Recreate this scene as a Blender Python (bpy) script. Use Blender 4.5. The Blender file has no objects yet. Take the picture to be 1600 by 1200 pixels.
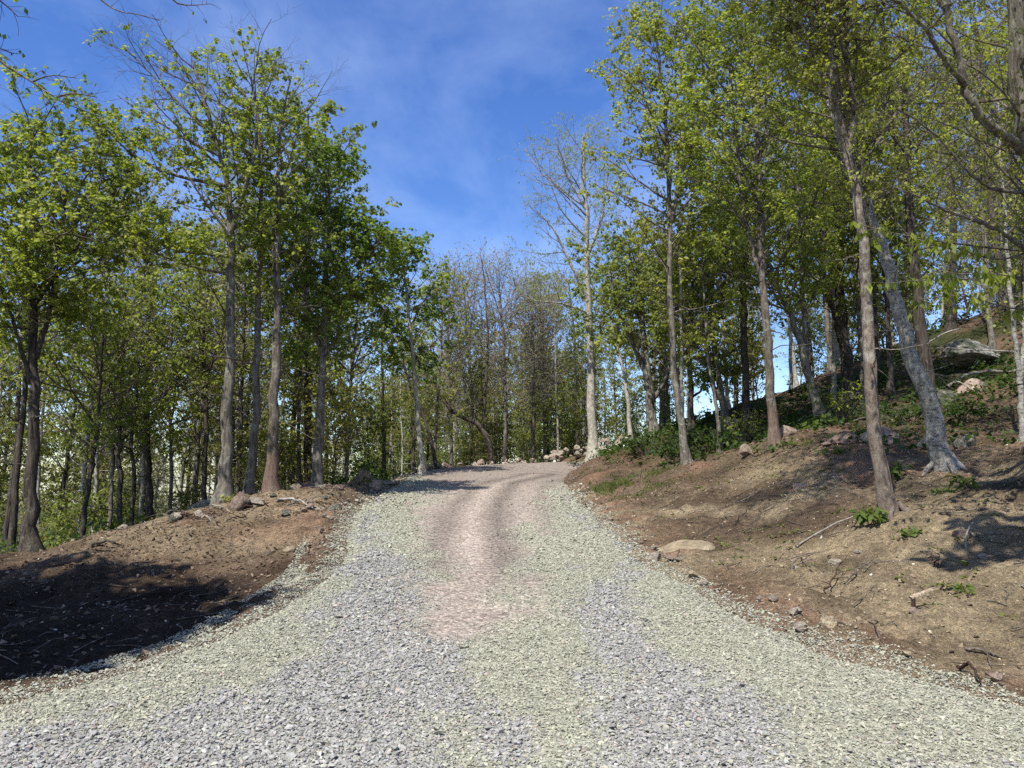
import bpy, bmesh, math, random
import numpy as np
from mathutils import Vector, Matrix

D = bpy.data
SC = bpy.context.scene
COL = SC.collection
PI = math.pi
RNG = np.random.default_rng(11)

# ------------------------------------------------------------------ camera
FPX = 1209.0                      # focal length in pixels of a 1600 px wide frame
PITCH = math.radians(7.0)
EYE = np.array([0.0, 0.0, 1.6])
SP, CP = math.sin(PITCH), math.cos(PITCH)


def P(px, py, d):
    """world point seen at pixel (px, py) whose distance ahead (world y) is d metres"""
    a, b = (px - 800.0) / FPX, (600.0 - py) / FPX
    v = np.array([a, CP - b * SP, SP + b * CP])
    return EYE + v * (d / v[1])


cd = D.cameras.new('camera')
cd.sensor_width = 36.0
cd.lens = 36.0 * FPX / 1600.0
cd.clip_end = 3000.0
cam = D.objects.new('camera', cd)
COL.objects.link(cam)
cam.location = EYE
cam.rotation_euler = (PI / 2 + PITCH, 0, 0)
SC.camera = cam

# ------------------------------------------------------------------ light
SUN_EL = math.radians(57.0)
SUN_H = np.array([-0.50, -0.866])
SUN_H = SUN_H / np.linalg.norm(SUN_H)          # horizontal direction towards the sun
SUN_DIR = np.array([SUN_H[0] * math.cos(SUN_EL), SUN_H[1] * math.cos(SUN_EL), math.sin(SUN_EL)])
sl = D.lights.new('sun', 'SUN')
sl.energy = 4.8
sl.angle = math.radians(0.53)
sl.color = (1.0, 0.955, 0.88)
so = D.objects.new('sun', sl)
COL.objects.link(so)
so.rotation_euler = Vector(SUN_DIR).to_track_quat('Z', 'Y').to_euler()

W = D.worlds.new('World')
SC.world = W
W.use_nodes = True


def sky_world():
    nt = W.node_tree
    nt.nodes.clear()
    N, L = nt.nodes.new, nt.links.new
    out = N('ShaderNodeOutputWorld')
    bg = N('ShaderNodeBackground')
    bg.inputs['Strength'].default_value = 0.13
    sky = N('ShaderNodeTexSky')
    sky.sky_type = 'NISHITA'
    sky.sun_disc = False
    sky.sun_elevation = SUN_EL
    sky.sun_rotation = math.atan2(SUN_H[0], SUN_H[1])
    sky.altitude = 300.0
    sky.air_density = 1.0
    sky.dust_density = 0.6
    sky.ozone_density = 2.4
    hs = N('ShaderNodeHueSaturation')
    hs.inputs['Saturation'].default_value = 1.28
    hs.inputs['Hue'].default_value = 0.515
    L(sky.outputs[0], hs.inputs['Color'])
    # wispy high cloud, laid on the sky direction
    tc = N('ShaderNodeTexCoord')
    sep = N('ShaderNodeSeparateXYZ')
    L(tc.outputs['Generated'], sep.inputs[0])
    mz = N('ShaderNodeMath'); mz.operation = 'ADD'; mz.inputs[1].default_value = 0.25
    L(sep.outputs['Z'], mz.inputs[0])
    dx = N('ShaderNodeMath'); dx.operation = 'DIVIDE'
    dy = N('ShaderNodeMath'); dy.operation = 'DIVIDE'
    L(sep.outputs['X'], dx.inputs[0]); L(mz.outputs[0], dx.inputs[1])
    L(sep.outputs['Y'], dy.inputs[0]); L(mz.outputs[0], dy.inputs[1])
    cmb = N('ShaderNodeCombineXYZ')
    L(dx.outputs[0], cmb.inputs[0]); L(dy.outputs[0], cmb.inputs[1])
    mp = N('ShaderNodeMapping')
    mp.inputs['Scale'].default_value = (1.7, 1.2, 1.0)
    mp.inputs['Rotation'].default_value = (0, 0, 0.25)
    mp.inputs['Location'].default_value = (3.1, 1.2, 0.0)
    L(cmb.outputs[0], mp.inputs[0])
    nz = N('ShaderNodeTexNoise')
    nz.inputs['Scale'].default_value = 1.7
    nz.inputs['Detail'].default_value = 7.0
    nz.inputs['Roughness'].default_value = 0.6
    nz.inputs['Distortion'].default_value = 0.25
    L(mp.outputs[0], nz.inputs['Vector'])
    rp = N('ShaderNodeValToRGB')
    rp.color_ramp.elements[0].position = 0.40
    rp.color_ramp.elements[0].color = (0, 0, 0, 1)
    rp.color_ramp.elements[1].position = 0.85
    rp.color_ramp.elements[1].color = (0.20, 0.20, 0.20, 1)
    L(nz.outputs['Fac'], rp.inputs[0])
    mx = N('ShaderNodeMixRGB')
    mx.inputs['Color2'].default_value = (7.0, 8.2, 10.0, 1)
    L(rp.outputs[0], mx.inputs['Fac'])
    L(hs.outputs[0], mx.inputs['Color1'])
    L(mx.outputs[0], bg.inputs['Color'])
    L(bg.outputs[0], out.inputs['Surface'])


sky_world()
SC.view_settings.view_transform = 'Standard'
SC.view_settings.look = 'None'
SC.view_settings.exposure = 0.68
SC.view_settings.gamma = 1.0
SC.cycles.max_bounces = 6
SC.cycles.diffuse_bounces = 3
SC.cycles.glossy_bounces = 2
SC.cycles.transmission_bounces = 3
SC.cycles.transparent_max_bounces = 4
SC.cycles.use_denoising = False

# ------------------------------------------------------------------ helpers


def norm(v):
    return v / np.maximum(np.linalg.norm(v, axis=-1, keepdims=True), 1e-9)


def smooth(a, b, x):
    t = np.clip((x - a) / (b - a), 0, 1)
    return t * t * (3 - 2 * t)


def _h2(ix, iy, seed):
    h = (ix.astype(np.int64) * 374761393 + iy.astype(np.int64) * 668265263 + seed * 2147483647) & 0xffffffff
    h = ((h ^ (h >> 13)) * 1274126177) & 0xffffffff
    h = (h ^ (h >> 16)) & 0xffffffff
    return h / 4294967295.0


def vnoise(x, y, seed=0):
    ix, iy = np.floor(x), np.floor(y)
    fx, fy = x - ix, y - iy
    fx, fy = fx * fx * (3 - 2 * fx), fy * fy * (3 - 2 * fy)
    a, b = _h2(ix, iy, seed), _h2(ix + 1, iy, seed)
    c, d = _h2(ix, iy + 1, seed), _h2(ix + 1, iy + 1, seed)
    return (a + (b - a) * fx) * (1 - fy) + (c + (d - c) * fx) * fy


def fbm(x, y, seed=0, oct=4, rough=0.5):
    s, amp, tot = 0.0, 1.0, 0.0
    f = 1.0
    for o in range(oct):
        s = s + amp * (vnoise(x * f + 17.3 * o, y * f - 9.1 * o, seed + o) - 0.5)
        tot += amp
        amp *= rough
        f *= 2.03
    return s / tot * 2.0            # about -1..1


def mesh_from(name, verts, face_sets, smooth_shade=False, color=None):
    """verts (n,3); face_sets: list of (m,k) index arrays"""
    me = D.meshes.new(name)
    verts = np.ascontiguousarray(verts, dtype=np.float32)
    me.vertices.add(len(verts))
    me.vertices.foreach_set('co', verts.ravel())
    loops, starts, totals, off = [], [], [], 0
    for f in face_sets:
        if len(f) == 0:
            continue
        m, k = f.shape
        loops.append(f.ravel())
        starts.append(off + np.arange(m) * k)
        totals.append(np.full(m, k))
        off += m * k
    loops = np.concatenate(loops).astype(np.int32)
    starts = np.concatenate(starts).astype(np.int32)
    me.loops.add(len(loops))
    me.loops.foreach_set('vertex_index', loops)
    me.polygons.add(len(starts))
    me.polygons.foreach_set('loop_start', starts)
    me.polygons.foreach_set('loop_total', np.concatenate(totals).astype(np.int32))
    me.update(calc_edges=True)
    me.polygons.foreach_set('use_smooth', np.full(len(starts), bool(smooth_shade)))
    if color is not None:
        ca = me.color_attributes.new('tint', 'FLOAT_COLOR', 'POINT')
        c4 = np.ones((len(verts), 4), dtype=np.float32)
        c4[:, :3] = color
        ca.data.foreach_set('color', c4.ravel())
    return me


def obj(name, me, mat=None, parent=None, loc=None):
    o = D.objects.new(name, me)
    COL.objects.link(o)
    if mat is not None and me is not None and len(me.materials) == 0:
        me.materials.append(mat)
    if parent is not None:
        o.parent = parent
    if loc is not None:
        o.location = loc
    return o


def tag(o, label=None, cat=None, group=None, kind=None):
    if label:
        o['label'] = label
    if cat:
        o['category'] = cat
    if group:
        o['group'] = group
    if kind:
        o['kind'] = kind
    return o


def empty(name, loc):
    o = D.objects.new(name, None)
    COL.objects.link(o)
    o.empty_display_size = 0.3
    o.location = loc
    return o


def copy_tree(root):
    c = root.copy()
    COL.objects.link(c)
    for ch in list(root.children):
        d = ch.copy()
        COL.objects.link(d)
        d.parent = c
        for g in list(ch.children):
            e = g.copy()
            COL.objects.link(e)
            e.parent = d
    return c


def tubes(pts, rad, sides, wobble=0.0, rng=None):
    """pts (n,k,3), rad (n,k) -> verts, quads"""
    n, k, _ = pts.shape
    tan = np.empty_like(pts)
    tan[:, 1:-1] = pts[:, 2:] - pts[:, :-2]
    tan[:, 0] = pts[:, 1] - pts[:, 0]
    tan[:, -1] = pts[:, -1] - pts[:, -2]
    tan = norm(tan)
    ref = np.zeros((n, 1, 3))
    mean = np.abs(norm(pts[:, -1] - pts[:, 0]))
    ref[np.arange(n), 0, np.argmin(mean, axis=1)] = 1.0
    u = norm(np.cross(tan, ref))
    v = np.cross(tan, u)
    a = np.arange(sides) / sides * 2 * PI
    R = rad[:, :, None] * np.ones(sides)
    if wobble and rng is not None:
        R = R * (1 + wobble * rng.normal(size=R.shape))
    V = pts[:, :, None, :] + R[..., None] * (np.cos(a)[None, None, :, None] * u[:, :, None, :] + np.sin(a)[None, None, :, None] * v[:, :, None, :])
    idx = np.arange(n * k * sides).reshape(n, k, sides)
    nx = np.roll(idx, -1, axis=2)
    q = np.stack([idx[:, :-1], nx[:, :-1], nx[:, 1:], idx[:, 1:]], axis=-1).reshape(-1, 4)
    return V.reshape(-1, 3), q


def merge(parts):
    vs, fs, off = [], [], 0
    for v, f in parts:
        vs.append(v)
        fs.append(f + off)
        off += len(v)
    return np.concatenate(vs), np.concatenate(fs)


def curve(ctrl, k):
    """Catmull-Rom through control points (m,3+) resampled to k points of even length"""
    c = np.asarray(ctrl, dtype=float)
    if len(c) == 2:
        t = np.linspace(0, 1, k)[:, None]
        return c[0] * (1 - t) + c[1] * t
    e = np.concatenate([[2 * c[0] - c[1]], c, [2 * c[-1] - c[-2]]])
    out = []
    for i in range(len(c) - 1):
        p0, p1, p2, p3 = e[i], e[i + 1], e[i + 2], e[i + 3]
        t = np.linspace(0, 1, 16, endpoint=False)[:, None]
        out.append(0.5 * ((2 * p1) + (-p0 + p2) * t + (2 * p0 - 5 * p1 + 4 * p2 - p3) * t * t + (-p0 + 3 * p1 - 3 * p2 + p3) * t ** 3))
    out.append(c[-1:])
    out = np.concatenate(out)
    s = np.concatenate([[0], np.cumsum(np.linalg.norm(np.diff(out[:, :3], axis=0), axis=1))])
    u = np.linspace(0, s[-1], k)
    return np.stack([np.interp(u, s, out[:, j]) for j in range(out.shape[1])], axis=1)


# ------------------------------------------------------------------ materials
def new_mat(name):
    m = D.materials.new(name)
    m.use_nodes = True
    nt = m.node_tree
    nt.nodes.clear()
    return m, nt, nt.nodes.new, nt.links.new


def ramp(N, stops):
    r = N('ShaderNodeValToRGB')
    el = r.color_ramp.elements
    while len(el) < len(stops):
        el.new(0.5)
    for e, (p, c) in zip(el, stops):
        e.position = p
        e.color = (c[0], c[1], c[2], 1)
    return r


def noise(N, L, vec, scale, detail=4.0, rough=0.55, dist=0.0):
    n = N('ShaderNodeTexNoise')
    n.inputs['Scale'].default_value = scale
    n.inputs['Detail'].default_value = detail
    n.inputs['Roughness'].default_value = rough
    n.inputs['Distortion'].default_value = dist
    if vec is not None:
        L(vec, n.inputs['Vector'])
    return n


def mixc(N, L, fac, a, b, mode='MIX'):
    m = N('ShaderNodeMixRGB')
    m.blend_type = mode
    for s, val in ((m.inputs['Fac'], fac), (m.inputs['Color1'], a), (m.inputs['Color2'], b)):
        if isinstance(val, (int, float)):
            s.default_value = val
        elif isinstance(val, tuple):
            s.default_value = (val[0], val[1], val[2], 1)
        else:
            L(val, s)
    return m.outputs[0]


def principled(N, L, color, rough=0.8, spec=0.25, normal=None):
    b = N('ShaderNodeBsdfPrincipled')
    if isinstance(color, tuple):
        b.inputs['Base Color'].default_value = (color[0], color[1], color[2], 1)
    else:
        L(color, b.inputs['Base Color'])
    b.inputs['Roughness'].default_value = rough
    b.inputs['Specular IOR Level'].default_value = spec
    if normal is not None:
        L(normal, b.inputs['Normal'])
    o = N('ShaderNodeOutputMaterial')
    L(b.outputs[0], o.inputs['Surface'])
    return b


def bump(N, L, height, strength, dist, normal=None):
    b = N('ShaderNodeBump')
    b.inputs['Strength'].default_value = strength
    b.inputs['Distance'].default_value = dist
    L(height, b.inputs['Height'])
    if normal is not None:
        L(normal, b.inputs['Normal'])
    return b.outputs[0]


def bark_mat(name, dark, light, lichen, lichen_amt=0.5, stretch=0.22, scale=9.0, scrape=None, bands=False, bstr=0.9):
    m, nt, N, L = new_mat(name)
    tc = N('ShaderNodeTexCoord')
    mp = N('ShaderNodeMapping')
    mp.inputs['Scale'].default_value = (1, 1, stretch)
    L(tc.outputs['Object'], mp.inputs[0])
    n1 = noise(N, L, mp.outputs[0], scale * 2.2, 8, 0.72, 0.5)
    r1 = ramp(N, [(0.38, dark), (0.62, light)])
    L(n1.outputs['Fac'], r1.inputs[0])
    n2 = noise(N, L, tc.outputs['Object'], 6.5, 7, 0.7, 0.5)
    r2 = ramp(N, [(0.62 - 0.2 * lichen_amt, (0, 0, 0)), (0.70 - 0.12 * lichen_amt, (1, 1, 1))])
    L(n2.outputs['Fac'], r2.inputs[0])
    lf = N('ShaderNodeMath'); lf.operation = 'MULTIPLY'; lf.inputs[1].default_value = 0.75
    L(r2.outputs[0], lf.inputs[0])
    c = mixc(N, L, lf.outputs[0], r1.outputs[0], lichen)
    h = n1.outputs['Fac']
    if bands:                                  # rows of dark lenticels round a birch-like trunk
        mp2 = N('ShaderNodeMapping')
        mp2.inputs['Scale'].default_value = (1, 1, 3.2)
        L(tc.outputs['Object'], mp2.inputs[0])
        n3 = noise(N, L, mp2.outputs[0], 11.0, 5, 0.75, 0.6)
        r3 = ramp(N, [(0.53, (0, 0, 0)), (0.63, (1, 1, 1))])
        L(n3.outputs['Fac'], r3.inputs[0])
        c = mixc(N, L, r3.outputs[0], c, tuple(x * 0.45 for x in dark))
    if scrape is not None:                     # bark rubbed off near the foot
        sp = N('ShaderNodeSeparateXYZ')
        L(tc.outputs['Object'], sp.inputs[0])
        n4 = noise(N, L, tc.outputs['Object'], 2.5, 4, 0.6)
        a = N('ShaderNodeMath'); a.operation = 'MULTIPLY_ADD'; a.inputs[1].default_value = 2.4
        L(n4.outputs['Fac'], a.inputs[0]); L(sp.outputs['Z'], a.inputs[2])
        r4 = ramp(N, [(0.0, (1, 1, 1)), (1.0, (0, 0, 0))])
        mr = N('ShaderNodeMapRange')
        mr.inputs['From Min'].default_value = scrape[1] + 1.0
        mr.inputs['From Max'].default_value = scrape[1] + 1.5
        mr.inputs['To Min'].default_value = 0.7
        mr.inputs['To Max'].default_value = 0.0
        L(a.outputs[0], mr.inputs['Value'])
        c = mixc(N, L, mr.outputs[0], c, mixc(N, L, n1.outputs['Fac'], tuple(x * 0.45 for x in scrape[0]), tuple(x * 1.4 for x in scrape[0])))
    nr = bump(N, L, h, bstr, 0.035)
    principled(N, L, c, 0.9, 0.15, nr)
    return m


def leaf_mat(name, cols, trans=0.46, trans_col=None, clump=1.3):
    m, nt, N, L = new_mat(name)
    geo = N('ShaderNodeNewGeometry')
    tc = N('ShaderNodeTexCoord')
    n1 = noise(N, L, tc.outputs['Object'], clump, 2, 0.5)
    a = N('ShaderNodeMath'); a.operation = 'MULTIPLY_ADD'; a.inputs[1].default_value = 0.55
    L(geo.outputs['Random Per Island'], a.inputs[0])
    b = N('ShaderNodeMath'); b.operation = 'MULTIPLY_ADD'; b.inputs[1].default_value = 1.1; b.inputs[2].default_value = -0.35
    L(n1.outputs['Fac'], b.inputs[0]); L(b.outputs[0], a.inputs[2])
    st = [(i / (len(cols) - 1), c) for i, c in enumerate(cols)]
    r = ramp(N, st)
    L(a.outputs[0], r.inputs[0])
    df = N('ShaderNodeBsdfPrincipled')
    df.inputs['Roughness'].default_value = 0.55
    df.inputs['Specular IOR Level'].default_value = 0.3
    L(r.outputs[0], df.inputs['Base Color'])
    tr = N('ShaderNodeBsdfTranslucent')
    tcol = mixc(N, L, 1.0, r.outputs[0], trans_col or (1.5, 1.55, 0.7), 'MULTIPLY')
    L(tcol, tr.inputs['Color'])
    mx = N('ShaderNodeMixShader')
    mx.inputs['Fac'].default_value = trans
    L(df.outputs[0], mx.inputs[1]); L(tr.outputs[0], mx.inputs[2])
    o = N('ShaderNodeOutputMaterial')
    L(mx.outputs[0], o.inputs['Surface'])
    return m


M = {}
M['bark_grey'] = bark_mat('grey_bark', (0.055, 0.047, 0.038), (0.22, 0.195, 0.155), (0.30, 0.31, 0.24), 0.55, 0.12)
M['bark_pale'] = bark_mat('pale_bark', (0.20, 0.185, 0.15), (0.43, 0.40, 0.33), (0.50, 0.50, 0.42), 0.5, 0.6, 7.0, bstr=0.4)
M['bark_dark'] = bark_mat('dark_bark', (0.022, 0.018, 0.015), (0.115, 0.095, 0.074), (0.17, 0.17, 0.125), 0.3, 0.12)
M['bark_red'] = bark_mat('scraped_bark', (0.05, 0.042, 0.034), (0.19, 0.16, 0.125), (0.27, 0.27, 0.21), 0.5, scrape=((0.165, 0.108, 0.080), 0.8))
M['bark_plate'] = bark_mat('scaly_bark', (0.085, 0.066, 0.052), (0.33, 0.28, 0.222), (0.42, 0.40, 0.33), 0.6, 0.35, 10.0, scrape=((0.18, 0.14, 0.108), 1.7), bstr=1.0)
M['bark_birch'] = bark_mat('speckled_bark', (0.14, 0.13, 0.11), (0.36, 0.345, 0.30), (0.46, 0.45, 0.40), 0.6, 0.7, 9.0, bands=True, bstr=0.6)
M['twig'] = bark_mat('twig_bark', (0.05, 0.04, 0.032), (0.19, 0.16, 0.125), (0.24, 0.23, 0.18), 0.3, 1.0, 5.0, bstr=0.2)
M['twig_pale'] = bark_mat('pale_twig_bark', (0.14, 0.125, 0.105), (0.34, 0.31, 0.26), (0.38, 0.37, 0.31), 0.3, 1.0, 5.0, bstr=0.2)
M['twig_mauve'] = bark_mat('bare_twig_bark', (0.16, 0.14, 0.115), (0.31, 0.27, 0.225), (0.33, 0.30, 0.25), 0.3, 1.0, 5.0, bstr=0.2)

M['leaf_maple'] = leaf_mat('maple_leaf', [(0.070, 0.103, 0.016), (0.174, 0.223, 0.035), (0.307, 0.338, 0.070), (0.464, 0.458, 0.133)])
M['leaf_dark'] = leaf_mat('dark_maple_leaf', [(0.044, 0.081, 0.015), (0.106, 0.171, 0.027), (0.206, 0.269, 0.053), (0.375, 0.394, 0.106)])
M['leaf_olive'] = leaf_mat('young_leaf', [(0.095, 0.116, 0.022), (0.202, 0.227, 0.040), (0.325, 0.338, 0.078), (0.448, 0.419, 0.134)])
M['leaf_fine'] = leaf_mat('fine_pale_leaf', [(0.132, 0.176, 0.061), (0.231, 0.275, 0.088), (0.319, 0.352, 0.132)], clump=0.8)
M['leaf_beech'] = leaf_mat('beech_leaf', [(0.09, 0.13, 0.015), (0.22, 0.26, 0.035), (0.40, 0.40, 0.10)], 0.5)
M['leaf_bg'] = leaf_mat('wood_leaf', [(0.086, 0.109, 0.025), (0.172, 0.207, 0.044), (0.287, 0.305, 0.081)], clump=0.6)
M['leaf_bg2'] = leaf_mat('wood_spring_leaf', [(0.138, 0.141, 0.037), (0.230, 0.235, 0.060), (0.333, 0.328, 0.103)], clump=0.6)
M['leaf_fern'] = leaf_mat('undergrowth_leaf', [(0.014, 0.032, 0.008), (0.045, 0.082, 0.016), (0.11, 0.15, 0.032)], clump=0.9)
M['leaf_weed'] = leaf_mat('weed_leaf', [(0.048, 0.084, 0.016), (0.096, 0.144, 0.024), (0.176, 0.205, 0.048)], clump=1.5)
M['bud'] = leaf_mat('opening_bud', [(0.16, 0.16, 0.045), (0.26, 0.27, 0.08), (0.34, 0.33, 0.13)], clump=0.8)
M['leaf_grass'] = leaf_mat('bank_grass', [(0.07, 0.085, 0.024), (0.12, 0.145, 0.036), (0.20, 0.20, 0.07)], 0.3, clump=2.0)
M['leaf_shade'] = leaf_mat('overhead_leaf', [(0.02, 0.035, 0.012), (0.045, 0.06, 0.02)], 0.2)
M['dead_leaf'] = leaf_mat('dead_leaf', [(0.045, 0.026, 0.017), (0.11, 0.07, 0.045), (0.20, 0.14, 0.092), (0.34, 0.265, 0.185)], 0.15, (1.0, 0.9, 0.7))


def rock_mat(name, a, b, c, moss=0.0):
    m, nt, N, L = new_mat(name)
    tc = N('ShaderNodeTexCoord')
    oi = N('ShaderNodeObjectInfo')
    ad = N('ShaderNodeVectorMath'); ad.operation = 'ADD'
    sc = N('ShaderNodeVectorMath'); sc.operation = 'SCALE'; sc.inputs['Scale'].default_value = 30.0
    cb = N('ShaderNodeCombineXYZ')
    L(oi.outputs['Random'], cb.inputs[0]); L(oi.outputs['Random'], cb.inputs[1])
    L(cb.outputs[0], sc.inputs[0])
    L(tc.outputs['Object'], ad.inputs[0]); L(sc.outputs[0], ad.inputs[1])
    v = ad.outputs[0]
    n1 = noise(N, L, v, 2.2, 8, 0.62, 0.4)
    r1 = ramp(N, [(0.3, a), (0.52, b), (0.72, c)])
    L(n1.outputs['Fac'], r1.inputs[0])
    n2 = noise(N, L, v, 16.0, 4, 0.7)
    col = mixc(N, L, 0.5, r1.outputs[0], n2.outputs['Fac'], 'OVERLAY')
    hv = N('ShaderNodeHueSaturation')
    vr = N('ShaderNodeMapRange')
    vr.inputs['To Min'].default_value = 0.72; vr.inputs['To Max'].default_value = 1.2
    L(oi.outputs['Random'], vr.inputs['Value']); L(vr.outputs[0], hv.inputs['Value'])
    L(col, hv.inputs['Color'])
    col = hv.outputs[0]
    if moss > 0:
        n3 = noise(N, L, v, 3.0, 5, 0.6)
        r3 = ramp(N, [(0.62 - 0.25 * moss, (0, 0, 0)), (0.72 - 0.2 * moss, (1, 1, 1))])
        L(n3.outputs['Fac'], r3.inputs[0])
        col = mixc(N, L, r3.outputs[0], col, (0.055, 0.07, 0.03))
    nr = bump(N, L, n1.outputs['Fac'], 0.7, 0.12)
    nr = bump(N, L, n2.outputs['Fac'], 0.35, 0.02, nr)
    principled(N, L, col, 0.88, 0.2, nr)
    return m


M['rock_pale'] = rock_mat('pale_rock', (0.16, 0.13, 0.10), (0.34, 0.29, 0.225), (0.48, 0.43, 0.35))
M['rock_brown'] = rock_mat('brown_rock', (0.13, 0.09, 0.07), (0.27, 0.20, 0.155), (0.38, 0.32, 0.26))
M['rock_moss'] = rock_mat('mossy_rock', (0.08, 0.075, 0.06), (0.20, 0.185, 0.15), (0.33, 0.31, 0.26), 0.55)
M['rock_tan'] = rock_mat('tan_rock', (0.15, 0.115, 0.075), (0.36, 0.29, 0.19), (0.46, 0.39, 0.27))


def ground_mat():
    m, nt, N, L = new_mat('forest_soil')
    tc = N('ShaderNodeTexCoord')
    at = N('ShaderNodeAttribute'); at.attribute_name = 'tint'
    v = tc.outputs['Object']
    n1 = noise(N, L, v, 1.1, 8, 0.65, 0.3)
    n2 = noise(N, L, v, 14.0, 6, 0.7, 0.2)
    n3 = noise(N, L, v, 55.0, 3, 0.6)
    r1 = ramp(N, [(0.32, (0.55, 0.53, 0.50)), (0.7, (1.42, 1.40, 1.36))])
    L(n1.outputs['Fac'], r1.inputs[0])
    c = mixc(N, L, 1.0, at.outputs['Color'], r1.outputs[0], 'MULTIPLY')
    r2 = ramp(N, [(0.30, (0.42, 0.41, 0.40)), (0.52, (1.0, 1.0, 1.0)), (0.72, (1.6, 1.55, 1.45))])
    L(n2.outputs['Fac'], r2.inputs[0])
    c = mixc(N, L, 0.85, c, r2.outputs[0], 'MULTIPLY')
    r3 = ramp(N, [(0.34, (0.55, 0.53, 0.5)), (0.66, (1.4, 1.4, 1.4))])
    L(n3.outputs['Fac'], r3.inputs[0])
    c = mixc(N, L, 0.8, c, r3.outputs[0], 'MULTIPLY')
    nr = bump(N, L, n2.outputs['Fac'], 1.0, 0.10)
    nr = bump(N, L, n3.outputs['Fac'], 0.8, 0.02, nr)
    principled(N, L, c, 0.95, 0.1, nr)
    return m


def gravel_mat():
    m, nt, N, L = new_mat('crushed_gravel_bed')
    tc = N('ShaderNodeTexCoord')
    at = N('ShaderNodeAttribute'); at.attribute_name = 'tint'
    v = tc.outputs['Object']
    vo = N('ShaderNodeTexVoronoi')
    vo.inputs['Scale'].default_value = 30.0
    L(v, vo.inputs['Vector'])
    hsv = N('ShaderNodeSeparateColor')
    L(vo.outputs['Color'], hsv.inputs[0])
    r1 = ramp(N, [(0.0, (0.5, 0.5, 0.5)), (0.5, (0.95, 0.95, 0.95)), (1.0, (1.5, 1.5, 1.5))])
    L(hsv.outputs[0], r1.inputs[0])
    c = mixc(N, L, 0.8, at.outputs['Color'], r1.outputs[0], 'MULTIPLY')
    r2 = ramp(N, [(0.0, (1.1, 1.1, 1.1)), (0.55, (0.9, 0.9, 0.9)), (0.9, (0.35, 0.34, 0.33))])
    L(vo.outputs['Distance'], r2.inputs[0])
    c = mixc(N, L, 0.6, c, r2.outputs[0], 'MULTIPLY')
    n2 = noise(N, L, v, 90.0, 3, 0.7)
    c = mixc(N, L, 0.35, c, n2.outputs['Fac'], 'OVERLAY')
    iv = N('ShaderNodeMath'); iv.operation = 'SUBTRACT'; iv.inputs[0].default_value = 1.0
    L(vo.outputs['Distance'], iv.inputs[1])
    nr = bump(N, L, iv.outputs[0], 0.8, 0.02)
    nr = bump(N, L, n2.outputs['Fac'], 0.5, 0.008, nr)
    principled(N, L, c, 0.9, 0.2, nr)
    return m


def tint_mat(name, rough=0.9, lo=0.7, hi=1.25):
    m, nt, N, L = new_mat(name)
    at = N('ShaderNodeAttribute'); at.attribute_name = 'tint'
    tc = N('ShaderNodeTexCoord')
    n = noise(N, L, tc.outputs['Object'], 60.0, 3, 0.6)
    r = ramp(N, [(0.3, (lo, lo, lo)), (0.7, (hi, hi, hi))])
    L(n.outputs['Fac'], r.inputs[0])
    c = mixc(N, L, 1.0, at.outputs['Color'], r.outputs[0], 'MULTIPLY')
    principled(N, L, c, rough, 0.2)
    return m


M['ground'] = ground_mat()
M['gravel'] = gravel_mat()
M['stone'] = tint_mat('crushed_stone')
M['wood_dark'] = bark_mat('dark_wood', (0.03, 0.018, 0.012), (0.10, 0.06, 0.04), (0.12, 0.08, 0.05), 0.2)
M['wood_pale'] = bark_mat('split_wood', (0.34, 0.25, 0.16), (0.58, 0.48, 0.36), (0.6, 0.52, 0.4), 0.3, 0.3, 25.0)

# ------------------------------------------------------------------ the road outline
SLOPE = 0.075


def road_z(y):
    return np.where(y < 0, 0.03 * y, np.where(y < 27, SLOPE * y, SLOPE * 27 + 0.06 * (y - 27)))


LEFT = [(-16, -14), (-9.5, 1.2), (-4.3, 3.75)] + [tuple(P(a, b, c)[:2]) for a, b, c in
        [(0, 1090, 4.65), (150, 1045, 5.15), (290, 1010, 5.67), (410, 950, 6.7), (490, 900, 8.1), (520, 872, 9.1), (527, 835, 11.1), (545, 800, 13.6), (588, 770, 17.3), (625, 750, 21)]] + \
       [(-3.1, 23.2), (-2.5, 26), (-0.9, 29), (1.7, 31.2), (5, 32.6), (10, 33.6), (18, 34)]
RIGHT = [(16, -14), (9.5, 1.2), (4.3, 3.75)] + [tuple(P(a, b, c)[:2]) for a, b, c in
         [(1600, 1095, 4.65), (1440, 1050, 5.15), (1290, 1003, 5.67), (1165, 950, 6.7), (1075, 905, 8.1), (1018, 875, 9.1), (980, 840, 11.1), (935, 795, 13.6), (905, 768, 17.3), (890, 750, 21)]] + \
        [(1.75, 22.6), (2.0, 24.6), (2.6, 26.4), (4.2, 27.9), (7, 29.1), (11, 29.8), (18, 30)]
LEFT = curve(LEFT, 120)
RIGHT = curve(RIGHT, 120)
POLY = np.concatenate([LEFT, RIGHT[::-1]])


def road_sd(x, y):
    """signed distance to the road edge, positive on the road"""
    x, y = np.asarray(x, float).ravel(), np.asarray(y, float).ravel()
    best = np.full(len(x), 1e9)
    inside = np.zeros(len(x), bool)
    n = len(POLY)
    for i in range(n):
        ax, ay = POLY[i]
        bx, by = POLY[(i + 1) % n]
        dx, dy = bx - ax, by - ay
        t = np.clip(((x - ax) * dx + (y - ay) * dy) / (dx * dx + dy * dy + 1e-12), 0, 1)
        best = np.minimum(best, (x - ax - t * dx) ** 2 + (y - ay - t * dy) ** 2)
        c = ((ay > y) != (by > y))
        if abs(dy) > 1e-12:
            inside ^= c & (x < ax + (y - ay) / dy * dx)
    d = np.sqrt(best)
    return np.where(inside, d, -d)


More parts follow.
